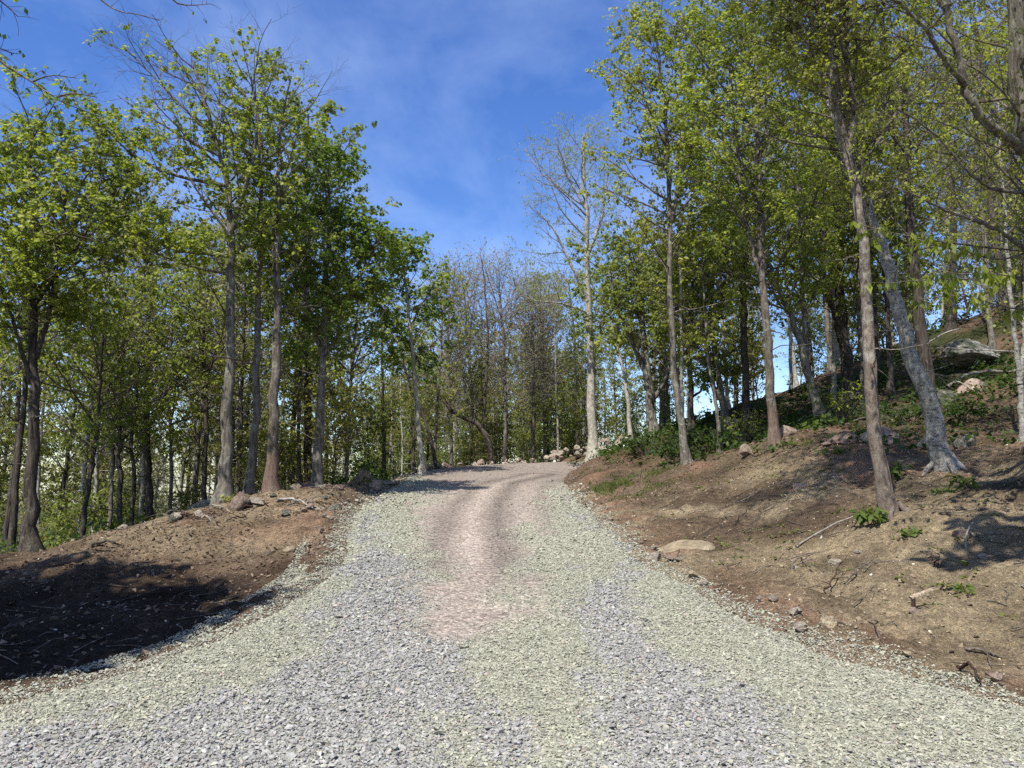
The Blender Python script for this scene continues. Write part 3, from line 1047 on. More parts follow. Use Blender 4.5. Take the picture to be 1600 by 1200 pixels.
def make_tree(name, label, base, stems, group=None, bark='bark_grey', twig='twig', leaf='leaf_maple', seed=1, c0=0.4, c1=1.0, n1=26, l1=1.6, prof=None, ang=(55, 10), flat=0.8,
              lift=0.12, up1=0.05, n2=7, l2=0.42, n3=4, l3=0.34, nl=6, size=0.085, spread=0.10, mid=True, shape='kite', bias=None, leaf_frac=1.0, sides=12, dead=0, flare=1.8, limbs=(), thin=1.0, bare_top=None,
              dmax=80, cat='tree', roots=True, limb_k=1.0, extra=None):
    """base: world point on the ground. stems: list of (control points, r0, r1); the first starts at the base"""
    rng = np.random.default_rng(seed)
    base = np.asarray(base, float)
    root = empty(name, base)
    tag(root, label, cat, group)
    tp, tr, parts = [], [], []
    K = 30
    for j, (ctrl, r0, r1) in enumerate(list(stems) + list(limbs)):
        c = np.asarray(ctrl, float)
        if j == 0:
            c = np.concatenate([[base + np.array([0, 0, -0.25])], c]) if np.linalg.norm(c[0] - base) > 0.05 else np.concatenate([[base - np.array([0, 0, 0.25])], c[1:]])
        p = curve(c, K)
        q = np.linspace(0, 1, K)
        p[1:-1] += rng.normal(0, 0.012 + 0.25 * r0, (K - 2, 3)) * np.array([1, 1, 0.2]) * 0.45
        r = r0 + (r1 - r0) * q ** 0.9
        if j == 0:
            hh = p[:, 2] - base[2]
            r = r * (1 + (flare - 1) * np.exp(-np.maximum(hh, -0.1) / 0.22))
        parts.append(tubes(p[None], r[None], sides, 0.035, rng))
        tp.append(p); tr.append(r)
    if roots:                                # root toes running into the soil
        nr = 5
        r0 = stems[0][1] * 0.8
        for a in np.arange(nr) * 2 * PI / nr + rng.uniform(0, 1, nr):
            o = np.array([math.cos(a), math.sin(a), 0])
            pts = np.array([base + o * r0 * 0.6 + [0, 0, r0 * 1.9], base + o * r0 * 1.35 + [0, 0, r0 * 0.75], base + o * r0 * 2.0 + [0, 0, 0.02], base + o * r0 * 2.9 - [0, 0, 0.14]])
            parts.append(tubes(curve(pts, 7)[None], (r0 * np.linspace(0.5, 0.22, 7))[None], 7, 0.05, rng))
    if dead:                                 # dead lower branches
        bd, rd, _ = spawn(np.array(tp[0])[None], np.array(tr[0])[None], dead, 0.18, c0 + 0.1, lambda t: 0.7 + 0.5 * rng.random(t.shape), (75, 12), rng, 7, 0.6, -0.05, 0.0, 0.16, 0.012)
        be, re_, _ = spawn(bd, rd, 4, 0.3, 1.0, lambda t: 0.35 * np.ones_like(t), (50, 10), rng, 4, 0.7, 0, 0, 0.15, 0.01)
        parts += [tubes(bd, rd, 5), tubes(be, re_, 3)]
    v, f = merge(parts)
    obj('trunk', mesh_from('trunk', v - base, [f], True), M[bark], root)
    tp, tr = np.array(tp), np.array(tr)
    ns = len(stems)
    prof = prof or (lambda u: 0.30 + 0.70 * np.sin(PI * np.clip(0.12 + 0.80 * u, 0, 1)) ** 0.9)
    b1s = []
    for j in range(len(tp)):
        lim = j >= ns
        if lim and limb_k == 0:
            continue
        a0 = c0 if j == 0 else (0.15 if not lim else 0.2)
        hgt = np.linalg.norm(tp[j][-1] - tp[j][0])
        m = n1 if j == 0 else max(5, int(n1 * 0.55 if not lim else n1 * 0.35))
        ll = l1 if not lim else l1 * 0.55
        b1s.append(spawn(tp[j][None], tr[j][None], m, a0, c1, lambda t: ll * prof((t - a0) / (1 - a0)), ang, rng, 9, flat, lift, up1, 0.10, 0.0125, bias))
    b1 = np.concatenate([b[0] for b in b1s]); r1_ = np.concatenate([b[1] for b in b1s]); t1_ = np.concatenate([b[2] for b in b1s])
    L1 = np.linalg.norm(b1[:, -1] - b1[:, 0], axis=1)
    # each main branch also carries side branches scaled to its own length
    b2, r2_, t2 = spawn(b1, r1_, n2, 0.22, 1.0, lambda t: (l2 * L1[:, None] * (1.15 - 0.6 * t)).clip(0.15), (50, 12), rng, 6, flat * 0.75, 0.06, 0.05, 0.13, 0.011)
    b3, r3_, t3 = spawn(b2, r2_, n3, 0.25, 1.0, lambda t: l3 * (1.1 - 0.4 * t), (45, 15), rng, 4, 0.8, 0.05, 0.06, 0.16, 0.010, rmin=0.0022 * thin)
    bp = [tubes(b1, r1_, 6), tubes(b2, r2_ * thin, 4), tubes(b3, r3_ * thin, 3)]
    if extra is not None:
        bp += extra[0]
    v, f = merge(bp)
    obj('branches', mesh_from('branches', v - base, [f], True), M[twig], root)
    if leaf and nl > 0:
        c = [b3[:, -1]]
        if mid:
            c += [b3[:, 2], b2[:, -1], b1[:, -1]]
        c = np.concatenate(c)
        leaf_frac = leaf_frac * THIN
        if leaf_frac < 1:
            c = c[rng.random(len(c)) < leaf_frac]
        if bare_top is not None:             # upper shoots not yet in leaf
            h = (c[:, 2] - base[2])
            c = c[(h < bare_top) | (rng.random(len(c)) < 0.10)]
        lv, lf = leaves(c, nl, size * (LSIZE if shape == 'maple' else 0.73), spread * 0.58, rng, shape=shape, dmax=dmax)
        if extra is not None and len(extra) > 1 and extra[1] is not None:
            lv, lf = merge([(lv, lf), extra[1]])
        obj('crown', mesh_from('crown', lv - base, [lf], False), M[leaf], root)
    TREES.append(root)
    return root


def stem(pix, d0, d1=None, w0=20, w1=6):
    """trunk control points from pixel positions, and radii from pixel widths"""
    d1 = d0 if d1 is None else d1
    n = len(pix)
    pts = [P(x, y, d0 + (d1 - d0) * i / (n - 1)) for i, (x, y) in enumerate(pix)]
    return pts, 0.86 * w0 * d0 / FPX / 2, 0.8 * w1 * d1 / FPX / 2


def ground_pt(px, py, d):
    p = P(px, py, d)
    return np.array([p[0], p[1], Hxy(p[0], p[1])])


def hero(name, label, pix, d, w, w1=5, forks=(), limbs=(), d1=None, **kw):
    b = ground_pt(pix[0][0], pix[0][1], d)
    st = [stem(pix, d, d1, w, w1)]
    for fp, fd, fw, fw1 in forks:
        st.append(stem(fp, fd, None, fw, fw1))
    lm = [stem(fp, fd, fe, fw, fw1) for fp, fd, fe, fw, fw1 in limbs]
    return make_tree(name, label, b, st, limbs=lm, **kw)


def build_heroes():
    # ---- left edge
    hero('maple_tree', 'leafy maple at the left edge with a dark forked trunk below the mound', [(50, 880), (47, 760), (55, 620), (52, 500), (50, 350), (46, 215)], 13, 26, 5,
         forks=[([(56, 560), (78, 480), (95, 380), (105, 290)], 13, 11, 4)], limbs=[([(48, 600), (20, 500), (-10, 420)], 13, 12.5, 9, 3), ([(52, 480), (110, 400), (150, 340)], 13, 12.6, 8, 3)],
         bark='bark_dark', leaf='leaf_maple', seed=3, c0=0.52, leaf_frac=0.82, n1=34, l1=1.75, n2=8, n3=4, nl=9, size=0.105, spread=0.15, shape='maple', dead=4, bias=(0.25, 0))
    hero('maple_tree', 'thin dark tree leaning right beside the forked maple at the left edge', [(18, 850), (28, 720), (42, 570), (45, 430), (40, 300)], 14.5, 14, 4, bark='bark_dark', seed=4, c0=0.5, n1=18, l1=1.6, nl=7, size=0.1, spread=0.13, dead=3)
    # ---- left group on the mound
    hero('maple_tree', 'tall maple with bare budding top shoots, left of the trio on the mound', [(350, 782), (357, 620), (362, 470), (360, 330), (340, 230), (318, 150), (302, 95)], 14, 25, 5,
         forks=[([(362, 360), (395, 250), (400, 190), (394, 125)], 14, 11, 3)],
         limbs=[([(360, 400), (260, 385), (190, 330), (150, 250)], 14, 13.2, 8, 2.5), ([(352, 290), (260, 270), (200, 235), (165, 200)], 14, 13.4, 8, 2.5), ([(332, 215), (255, 135), (195, 75)], 14, 13.6, 6, 2), ([(361, 430), (280, 410), (200, 375)], 14, 13.0, 6, 2)],
         bark='bark_grey', leaf='leaf_maple', seed=5, c0=0.48, n1=28, l1=1.45, n2=7, n3=4, nl=8, size=0.100, spread=0.14, shape='maple', bias=(-0.2, 0), bare_top=7.4, dead=5)
    hero('maple_tree', 'straight middle maple of the trio on the mound', [(388, 768), (400, 640), (403, 480), (407, 310), (405, 200), (392, 120)], 14.6, 18, 4,
         bark='bark_grey', leaf='leaf_maple', seed=6, c0=0.5, n1=24, l1=1.15, nl=8, size=0.100, spread=0.14, shape='maple', dead=4)
    hero('maple_tree', 'tree with a torn branch stub and leafless top, right one of the mound trio', [(424, 772), (428, 660), (434, 520), (434, 390), (436, 280), (440, 190), (455, 120)], 14.4, 24, 3,
         bark='bark_red', leaf='leaf_olive', seed=7, c0=0.42, n1=20, l1=1.1, nl=6, size=0.085, bare_top=6.3, dead=4, bias=(0.4, 0))
    r = TREES[-1]
    b = np.array(r.location)
    sp = []
    rs = np.random.default_rng(8)
    for i in range(6):
        a = P(431 + rs.uniform(-4, 4), 380, 14.25)
        e = P(430 + rs.uniform(-7, 8), 412 + rs.uniform(-14, 14), 14.15)
        sp.append(tubes(curve([a, (a + e) / 2 + rs.normal(0, .02, 3), e], 5)[None], np.linspace(0.035, 0.008, 5)[None], 5))
    v, f = merge(sp)
    tag(obj('broken_stub', mesh_from('broken_stub', v - b, [f], True), M['wood_pale'], r), 'pale torn wood where a branch broke off')
    hero('maple_tree', 'dense dark green maple right of the trio, near the two brown boulders', [(494, 768), (501, 640), (507, 520), (512, 400), (514, 330), (512, 262)], 16, 21, 4,
         forks=[([(506, 560), (480, 470), (465, 380), (462, 300)], 16, 8, 3)], limbs=[([(508, 500), (560, 440), (590, 380)], 16, 15.6, 7, 2)],
         bark='bark_grey', leaf='leaf_dark', seed=9, c0=0.38, n1=36, l1=1.35, n2=8, nl=9, size=0.105, spread=0.15, shape='maple', dead=3, leaf_frac=1.0)
    hero('maple_tree', 'smaller maple with dark rounded crown standing alone left of the bare trees', [(660, 738), (652, 640), (643, 540), (636, 460), (628, 395)], 23, 12, 4,
         bark='bark_pale', leaf='leaf_dark', seed=10, c0=0.42, n1=28, l1=1.3, leaf_frac=1.1, n2=7, nl=8, size=0.13, spread=0.17, dead=2)
    # ---- slim trunks further down on the left
    for i, (pix, d, w, lab) in enumerate([
        ([(128, 838), (142, 740), (155, 640), (160, 520)], 16, 11, 'slim leaning grey trunk between the left edge maple and the mound'),
        ([(172, 822), (176, 720), (180, 600), (178, 480)], 18, 9, 'thin upright tree just right of the slim leaning grey trunk'),
        ([(187, 812), (186, 700), (190, 600), (196, 480)], 17.5, 12, 'dark upright tree behind the left end of the soil mound'),
        ([(206, 805), (209, 740), (205, 690), (215, 600), (222, 500)], 18, 10, 'kinked dark tree behind the left half of the soil mound'),
        ([(266, 782), (268, 700), (264, 610), (270, 500)], 19, 9, 'straight thin tree left of the trio on the mound'),
        ([(318, 772), (322, 660), (318, 540), (326, 430)], 18, 12, 'dark tree close left of the trio, behind the grey boulder'),
        ([(372, 765), (376, 660), (380, 540), (384, 430)], 17.5, 11, 'dark slim tree seen between the first two trunks of the trio'),
        ([(541, 748), (546, 640), (552, 560), (560, 480)], 22, 8, 'thin forked tree behind the two brown boulders'),
        ([(470, 768), (466, 680), (472, 560), (480, 450)], 20, 9, 'slim tree just left of the dense dark maple'),
    ]):
        hero('young_tree', lab, pix, d, w, 4, bark='bark_dark' if i % 3 != 1 else 'bark_grey', leaf=('leaf_bg', 'leaf_maple')[i % 2], seed=30 + i, c0=0.42, n1=22, l1=1.9, n2=6, nl=6, size=0.10, spread=0.15, dead=5, sides=9, flat=0.55, lift=0.05, roots=False)
    # ---- middle of the picture
    hero('bent_tree', 'dark trunk bowed to the left above the stone row', [(770, 730), (765, 690), (748, 665), (728, 654), (705, 640), (680, 600), (672, 540)], 31, 12, 3, limbs=[([(755, 675), (758, 620), (762, 540), (758, 450), (752, 405)], 31, 31, 6, 2)],
         bark='bark_dark', leaf='bud', twig='twig_mauve', seed=50, c0=0.5, n1=16, l1=1.8, nl=2, size=0.07, leaf_frac=0.4, roots=False, sides=9)
    hero('leaning_tree', 'black thin leaning trunk at the left end of the stone row', [(684, 738), (674, 690), (660, 645), (640, 600), (620, 520)], 26, 7, 3, bark='bark_dark', leaf='leaf_bg', seed=51, c0=0.4, n1=14, l1=1.2, nl=4, size=0.1, roots=False, sides=8)
    for i, (pix, d, w, lab) in enumerate([
        ([(705, 735), (703, 620), (700, 540), (704, 460)], 32, 8, 'leafless tree nearest the small rounded maple, with a haze of mauve twigs'),
        ([(735, 732), (738, 620), (731, 550), (726, 460)], 34, 8, 'leafless tree leaning left behind the bowed trunk'),
        ([(788, 728), (790, 620), (786, 530), (780, 440)], 33, 8, 'tall leafless tree with the highest twigs above the stone row'),
        ([(832, 722), (834, 620), (832, 540), (829, 465)], 35, 9, 'leafless tree behind the left part of the rock pile'),
        ([(852, 712), (850, 620), (850, 560), (848, 490)], 36, 8, 'leafless budding tree just left of the pale straight trunk'),
    ]):
        hero('bare_tree', lab, pix, d, w, 3, bark='bark_grey', twig='twig_mauve', leaf='bud', seed=60 + i, c0=0.28, n1=30, l1=2.5, ang=(36, 9), flat=1.0, lift=0.25, up1=0.08, n2=9, l2=0.5, n3=5, l3=0.6, nl=3, size=0.075, spread=0.07, leaf_frac=2.0, mid=False, roots=False, sides=8, thin=1.5)
    # ---- right of the road
    hero('pale_tree', 'tall straight pale trunk with fine silvery leaves, beside the road bend', [(928, 722), (925, 640), (921, 520), (918, 420), (916, 320), (910, 215)], 25.5, 19, 5,
         limbs=[([(920, 470), (890, 410), (866, 360), (840, 330)], 25.5, 25, 8, 2.5), ([(918, 400), (940, 340), (950, 270)], 25.5, 25, 7, 2.5), ([(921, 490), (880, 475), (835, 470)], 25.5, 24.5, 5, 2), ([(917, 330), (885, 270), (870, 225)], 25.5, 25.2, 6, 2)],
         bark='bark_pale', twig='twig_pale', leaf='leaf_fine', seed=70, c0=0.52, n1=24, l1=1.9, n2=8, n3=5, l3=0.4, nl=4, size=0.085, spread=0.13, shape='slim', flare=1.9, bias=(-0.25, 0), flat=0.7)
    hero('pale_tree', 'slender pale trunk curving left behind the rock pile', [(986, 694), (980, 620), (970, 560), (955, 500), (948, 440)], 33, 9.5, 3, bark='bark_pale', leaf='leaf_maple', seed=71, c0=0.45, n1=22, l1=2.0, nl=7, size=0.15, spread=0.2, roots=False, sides=9)
    hero('maple_tree', 'tall slim maple with mottled bark leaning left above the grassy patch', [(1076, 731), (1064, 660), (1054, 580), (1047, 460), (1046, 330), (1040, 180), (1022, 30)], 17.5, 15, 4,
         forks=[([(1047, 360), (1062, 280), (1075, 180), (1090, 60)], 17.5, 7, 3)],
         bark='bark_grey', leaf='leaf_olive', seed=72, c0=0.42, n1=40, l1=1.55, n2=8, nl=8, size=0.095, spread=0.14, dead=3, bias=(-0.3, 0))
    hero('grey_tree', 'thick grey trunk forking low behind the dark mossy slope', [(1022, 700), (1016, 620), (1008, 560), (1002, 490), (1000, 400)], 24, 21, 7,
         forks=[([(1012, 590), (990, 540), (965, 480), (950, 420)], 24, 11, 4), ([(1016, 630), (1040, 590), (1052, 520), (1060, 420)], 24, 10, 4)],
         bark='bark_grey', leaf='leaf_bg', seed=73, c0=0.5, n1=24, l1=2.0, nl=8, size=0.13, spread=0.18, roots=False)
    hero('grey_tree', 'stout pale grey trunk right behind the low forking grey tree', [(1040, 690), (1038, 620), (1034, 540), (1038, 430)], 27, 24, 8, bark='bark_grey', leaf='leaf_bg2', seed=74, c0=0.45, n1=24, l1=2.2, nl=7, size=0.13, spread=0.18, roots=False)
    hero('young_tree', 'thin sapling-like tree with a white foot left of the reddish trunk', [(1126, 712), (1120, 640), (1108, 570), (1102, 490), (1096, 380)], 18, 8, 3, bark='bark_grey', leaf='leaf_olive', seed=75, c0=0.4, n1=18, l1=1.3, nl=7, size=0.1, spread=0.14, sides=9)
    hero('maple_tree', 'tree with reddish scraped lower trunk at the top of the cut bank', [(1212, 697), (1204, 610), (1198, 520), (1190, 420), (1186, 300), (1182, 150), (1178, 0)], 15, 18, 6,
         forks=[([(1190, 440), (1165, 340), (1150, 230), (1140, 90)], 15, 9, 3)],
         bark='bark_red', leaf='leaf_maple', seed=76, c0=0.40, n1=44, l1=1.9, n2=8, nl=9, size=0.095, spread=0.15, shape='maple', dead=4)
    hero('grey_tree', 'lichen-grey trunk leaning left behind the brown boulders', [(1287, 664), (1268, 600), (1254, 550), (1236, 490), (1205, 430), (1180, 340)], 18, 18, 6,
         forks=[([(1262, 575), (1255, 480), (1250, 360), (1245, 220)], 18, 10, 4)],
         bark='bark_grey', leaf='leaf_maple', seed=77, c0=0.45, n1=32, l1=1.9, nl=8, size=0.1, spread=0.16, dead=3)
    hero('scaly_tree', 'nearest tree with scaly tan bark on the right bank', [(1397, 802), (1374, 715), (1362, 640), (1358, 540), (1354, 430), (1342, 330), (1322, 230), (1303, 130), (1296, 40), (1290, -60)], 9.0, 28, 9,
         forks=[([(1326, 250), (1334, 170), (1324, 90), (1318, -20)], 9, 12, 5), ([(1303, 130), (1285, 20), (1230, -120), (1170, -260)], 8.8, 12, 5)],
         limbs=[([(1312, 190), (1270, 90), (1225, 20), (1180, -40)], 9, 8.6, 7, 3), ([(1330, 265), (1285, 120), (1235, 0)], 9, 8.8, 5, 2)],
         bark='bark_plate', leaf='leaf_olive', seed=78, c0=0.80, n1=30, l1=1.5, n2=7, n3=4, l3=0.3, nl=7, size=0.068, spread=0.12, shape='maple', dead=6, flare=1.25, sides=16)
    hero('birch_tree', 'speckled grey trunk leaning strongly left, right of the scaly tree', [(1477, 728), (1458, 655), (1436, 585), (1412, 515), (1392, 440), (1370, 365), (1345, 300), (1310, 210), (1280, 100)], 11.0, 36, 8,
         bark='bark_birch', leaf='leaf_olive', seed=79, c0=0.58, n1=28, l1=1.6, nl=7, size=0.075, spread=0.13, shape='maple', dead=4, flare=1.35, sides=16)
    hero('dark_tree', 'big dark upright trunk behind the speckled leaning tree', [(1452, 618), (1440, 520), (1430, 420), (1422, 320), (1416, 200), (1410, 50)], 16, 24, 10,
         forks=[([(1424, 330), (1400, 230), (1385, 120), (1370, 0)], 16, 13, 5)],
         bark='bark_dark', leaf='leaf_olive', seed=80, c0=0.42, n1=36, l1=2.0, nl=8, size=0.09, spread=0.15, dead=4)
    hero('dark_tree', 'dark trunk of the clump behind the scaly tree, standing left of it', [(1325, 612), (1320, 540), (1312, 450), (1308, 340), (1300, 180)], 20, 24, 8, forks=[([(1320, 540), (1290, 440), (1275, 330)], 20, 14, 4)], bark='bark_dark', leaf='leaf_maple', seed=81, c0=0.4, n1=34, l1=2.0, nl=8, size=0.11, spread=0.16, roots=False)
    hero('dark_tree', 'slim dark trunk between the scaly and the speckled tree', [(1392, 600), (1388, 520), (1384, 430), (1382, 300)], 19, 12, 5, bark='bark_dark', leaf='leaf_olive', seed=82, c0=0.4, n1=26, l1=1.7, nl=7, size=0.1, spread=0.15, roots=False)
    hero('dark_tree', 'tree on the skyline of the right hill with a curved low side stem', [(1487, 512), (1488, 450), (1490, 370), (1486, 260), (1480, 120)], 23, 15, 5, forks=[([(1500, 505), (1512, 485), (1502, 440), (1500, 380)], 23, 6, 2)], bark='bark_dark', leaf='leaf_bg2', seed=83, c0=0.4, n1=26, l1=2.0, nl=4, size=0.09, spread=0.15, leaf_frac=0.6, roots=False)
    hero('dark_tree', 'gnarled dark trunk left of the sky gap behind the reddish trunk', [(1080, 662), (1079, 600), (1076, 540), (1082, 440)], 22, 12, 5, limbs=[([(1082, 620), (1098, 606), (1104, 575)], 22, 22, 5, 2)], bark='bark_dark', leaf='leaf_bg', seed=84, c0=0.5, n1=24, l1=1.8, nl=7, size=0.12, spread=0.17, roots=False)
    hero('dark_tree', 'forked dark trunk right of the sky gap behind the reddish trunk', [(1134, 660), (1126, 600), (1116, 540), (1108, 460), (1100, 350)], 21.5, 14, 5, forks=[([(1122, 625), (1108, 570), (1096, 500)], 21.5, 8, 3)], bark='bark_grey', leaf='leaf_bg', seed=85, c0=0.5, n1=24, l1=1.8, nl=7, size=0.12, spread=0.17, roots=False)
    hero('young_tree', 'thin grey twin-stemmed tree at the right edge on the mossy hillside', [(1598, 662), (1590, 560), (1580, 470), (1574, 380), (1566, 280), (1560, 160)], 12, 12, 4, forks=[([(1594, 600), (1600, 520), (1598, 440)], 12, 10, 4)], bark='bark_birch', leaf='leaf_olive', seed=86, c0=0.45, n1=20, l1=1.4, nl=5, size=0.075, spread=0.12, leaf_frac=0.7, dead=3)
    hero('young_tree', 'slim grey tree with sparse leaves on the right hill skyline', [(1546, 498), (1540, 400), (1530, 300), (1520, 200), (1505, 80)], 20, 11, 4, bark='bark_grey', leaf='leaf_olive', seed=87, c0=0.35, n1=24, l1=1.9, nl=4, size=0.09, spread=0.15, leaf_frac=0.5, roots=False)
    # ---- the big tree just outside the right edge: its limbs and beech-like sprays hang into view
    rs = np.random.default_rng(90)
    sprays, lv = [], []
    for (x0, y0, x1, y1, d0, dend) in [(1646, 430, 1408, 440, 8.45, 7.2), (1652, 480, 1440, 468, 8.48, 7.4), (1638, 380, 1430, 392, 8.43, 7.6), (1648, 450, 1500, 425, 8.46, 7.0), (1640, 395, 1340, 350, 8.44, 7.9)]:
        a, e = P(x0, y0, d0), P(x1, y1, dend)
        main = curve([a, a * 0.6 + e * 0.4 + rs.normal(0, .06, 3), a * 0.25 + e * 0.75 + rs.normal(0, .05, 3), e], 12)
        sprays.append(tubes(main[None], np.linspace(0.014, 0.004, 12)[None], 5))
        sb, sr, _ = spawn(main[None], np.full((1, 12), 0.006), 12, 0.35, 1.0, lambda t: 0.34 * (1.2 - 0.6 * t), (42, 8), rs, 6, 0.35, 0.0, -0.02, 0.08, 0.009)
        sprays.append(tubes(sb, sr, 3))
        cc = np.concatenate([sb[:, 2], sb[:, 3], sb[:, 4], sb[:, 5]])
        cc = cc[rs.random(len(cc)) < 0.75]
        lv.append(leaves(cc, 3, 0.088, 0.03, rs, 40, 80, 'slim'))
    lvv = merge(lv)
    bx = P(1668, 690, 8.6)
    b = np.array([bx[0], bx[1], Hxy(bx[0], bx[1])])
    make_tree('beech_tree', 'tree past the right edge reaching a heavy limb and fresh leaf sprays into view', b,
              [([b, P(1660, 520, 8.5), P(1630, 330, 8.4), P(1600, 200, 8.3), P(1592, 110, 8.2), P(1585, -30, 8.1)], 0.17, 0.08), ([P(1478, 10, 7.7), P(1420, -120, 7.7), P(1300, -230, 7.7), P(1190, -300, 7.7), P(1090, -350, 7.7)], 0.05, 0.015), ([P(1300, -230, 7.7), P(1180, -240, 7.5), P(1080, -260, 7.3)], 0.03, 0.012), ([P(1190, -300, 7.7), P(1090, -330, 7.4), P(990, -330, 7.1)], 0.03, 0.012), ([P(1190, -300, 7.7), P(1090, -340, 7.3), P(1000, -370, 6.8), P(930, -400, 6.4)], 0.035, 0.012), ([P(1090, -340, 7.3), P(1040, -430, 7.2), P(990, -520, 7.0)], 0.03, 0.012)],
              limbs=[([P(1612, 240, 8.3), P(1560, 205, 8.0), P(1522, 165, 7.9), P(1498, 95, 7.8), P(1478, 10, 7.7), P(1465, -70, 7.7)], 0.062, 0.024), ([P(1515, 140, 7.9), P(1480, 100, 7.7), P(1440, 40, 7.4), P(1390, -10, 7.2)], 0.035, 0.012), ([P(1640, 420, 8.4), P(1560, 360, 8.0), P(1480, 330, 7.6), P(1420, 300, 7.3)], 0.03, 0.008), ([P(1620, 300, 8.4), P(1540, 290, 8.0), P(1450, 200, 7.8), P(1400, 170, 7.6)], 0.025, 0.007)],
              bark='bark_grey', leaf='leaf_beech', seed=88, c0=0.45, n1=22, l1=1.3, n2=6, nl=5, size=0.06, spread=0.10, shape='slim', leaf_frac=1.0, extra=(sprays, lvv))


# ------------------------------------------------------------------ trees out of view whose crowns shade the banks, twigs hang in at top left
def build_shade_trees():
    rs = np.random.default_rng(120)
    tw, lv = [], []
    for pts, d in [([(-60, 40), (0, 96), (50, 128), (95, 158), (128, 172), (162, 184)], 5.6), ([(50, 128), (80, 118), (120, 122)], 5.6), ([(88, 152), (115, 146), (152, 152)], 5.6),
                   ([(120, -40), (158, 0), (188, 18), (215, 22), (248, 32)], 5.9), ([(250, -30), (272, 2), (295, 8), (330, 6)], 6.0), ([(-30, -20), (5, 5), (28, 26)], 5.2), ([(-40, 90), (-5, 76), (20, 84)], 5.4)]:
        c = curve([P(x, y, d + 0.1 * math.sin(x * 0.05)) for x, y in pts], 10)
        tw.append(tubes(c[None], np.linspace(0.009, 0.003, 10)[None], 4))
        sb, sr, _ = spawn(c[None], np.full((1, 10), 0.004), 7, 0.35, 1.0, lambda t: 0.10 + 0.06 * rs.random(t.shape), (55, 10), rs, 4, 0.7, 0, 0, 0.15, 0.01)
        tw.append(tubes(sb, sr, 3))
        lv.append(leaves(sb[rs.random(len(sb)) < 0.7][:, -1], 2, 0.035, 0.015, rs, 40, 85))
    lvv = merge(lv)
    bz = np.array([-8.25, -0.9, 0])
    hang = [([bz + [0, 0, 4.2], P(-300, -60, 4.5), P(-60, 40, 5.6)], 0.03, 0.009), ([bz + [0.1, 0.1, 5.5], P(-300, -300, 4.5), P(120, -40, 5.9)], 0.03, 0.009), ([P(-250, -300, 4.8), P(0, -160, 5.6), P(250, -30, 6.0)], 0.014, 0.008), ([P(-300, -60, 4.5), P(-150, -60, 4.9), P(-30, -20, 5.2)], 0.014, 0.008), ([P(-180, 0, 5.0), P(-90, 80, 5.2), P(-40, 90, 5.4)], 0.014, 0.008)]
    for i, (x, y, hgt, cz, r, lab, kw) in enumerate([
        (-8.3, 2.3, 10.0, 0.38, 1.9, 'maple left of the frame whose crown shades the left bank', {'bias': (-0.3, 0)}),
        (-10.3, 3.6, 10.0, 0.36, 2.1, 'maple beyond the left edge whose crown shades the mound foot', {}),
        (-7.0, 1.0, 9.4, 0.42, 1.35, 'maple left of the viewer shading the lower left bank', {'bias': (-0.2, 0)}),
        (-8.4, -1.0, 9.0, 0.5, 1.3, 'tree behind the viewer whose twigs hang into the top left', {'extra': (tw, lvv), 'bias': (-0.4, 0), 'limbs': hang, 'limb_k': 0}),
        (6.5, 2.5, 9.8, 0.54, 2.3, 'leafy tree right of the frame shading the right bank', {'lean': (-2.3, 1.0)}),
    ]):
        b = np.array([x, y, Hxy(x, y)])
        ln = kw.pop('lean', (0.5, 0.3))
        top = b + np.array([ln[0], ln[1], hgt])
        make_tree('maple_tree', lab, b, [([b, b + np.array([0.1, 0, hgt * 0.4]), b + np.array([ln[0] * 0.7, ln[1] * 0.7, hgt * 0.75]), top], 0.16, 0.05)], seed=200 + i, c0=cz, n1=44, l1=r, n2=8, nl=9, size=0.24, spread=0.38, leaf='leaf_dark', roots=False, leaf_frac=2.4, **kw)


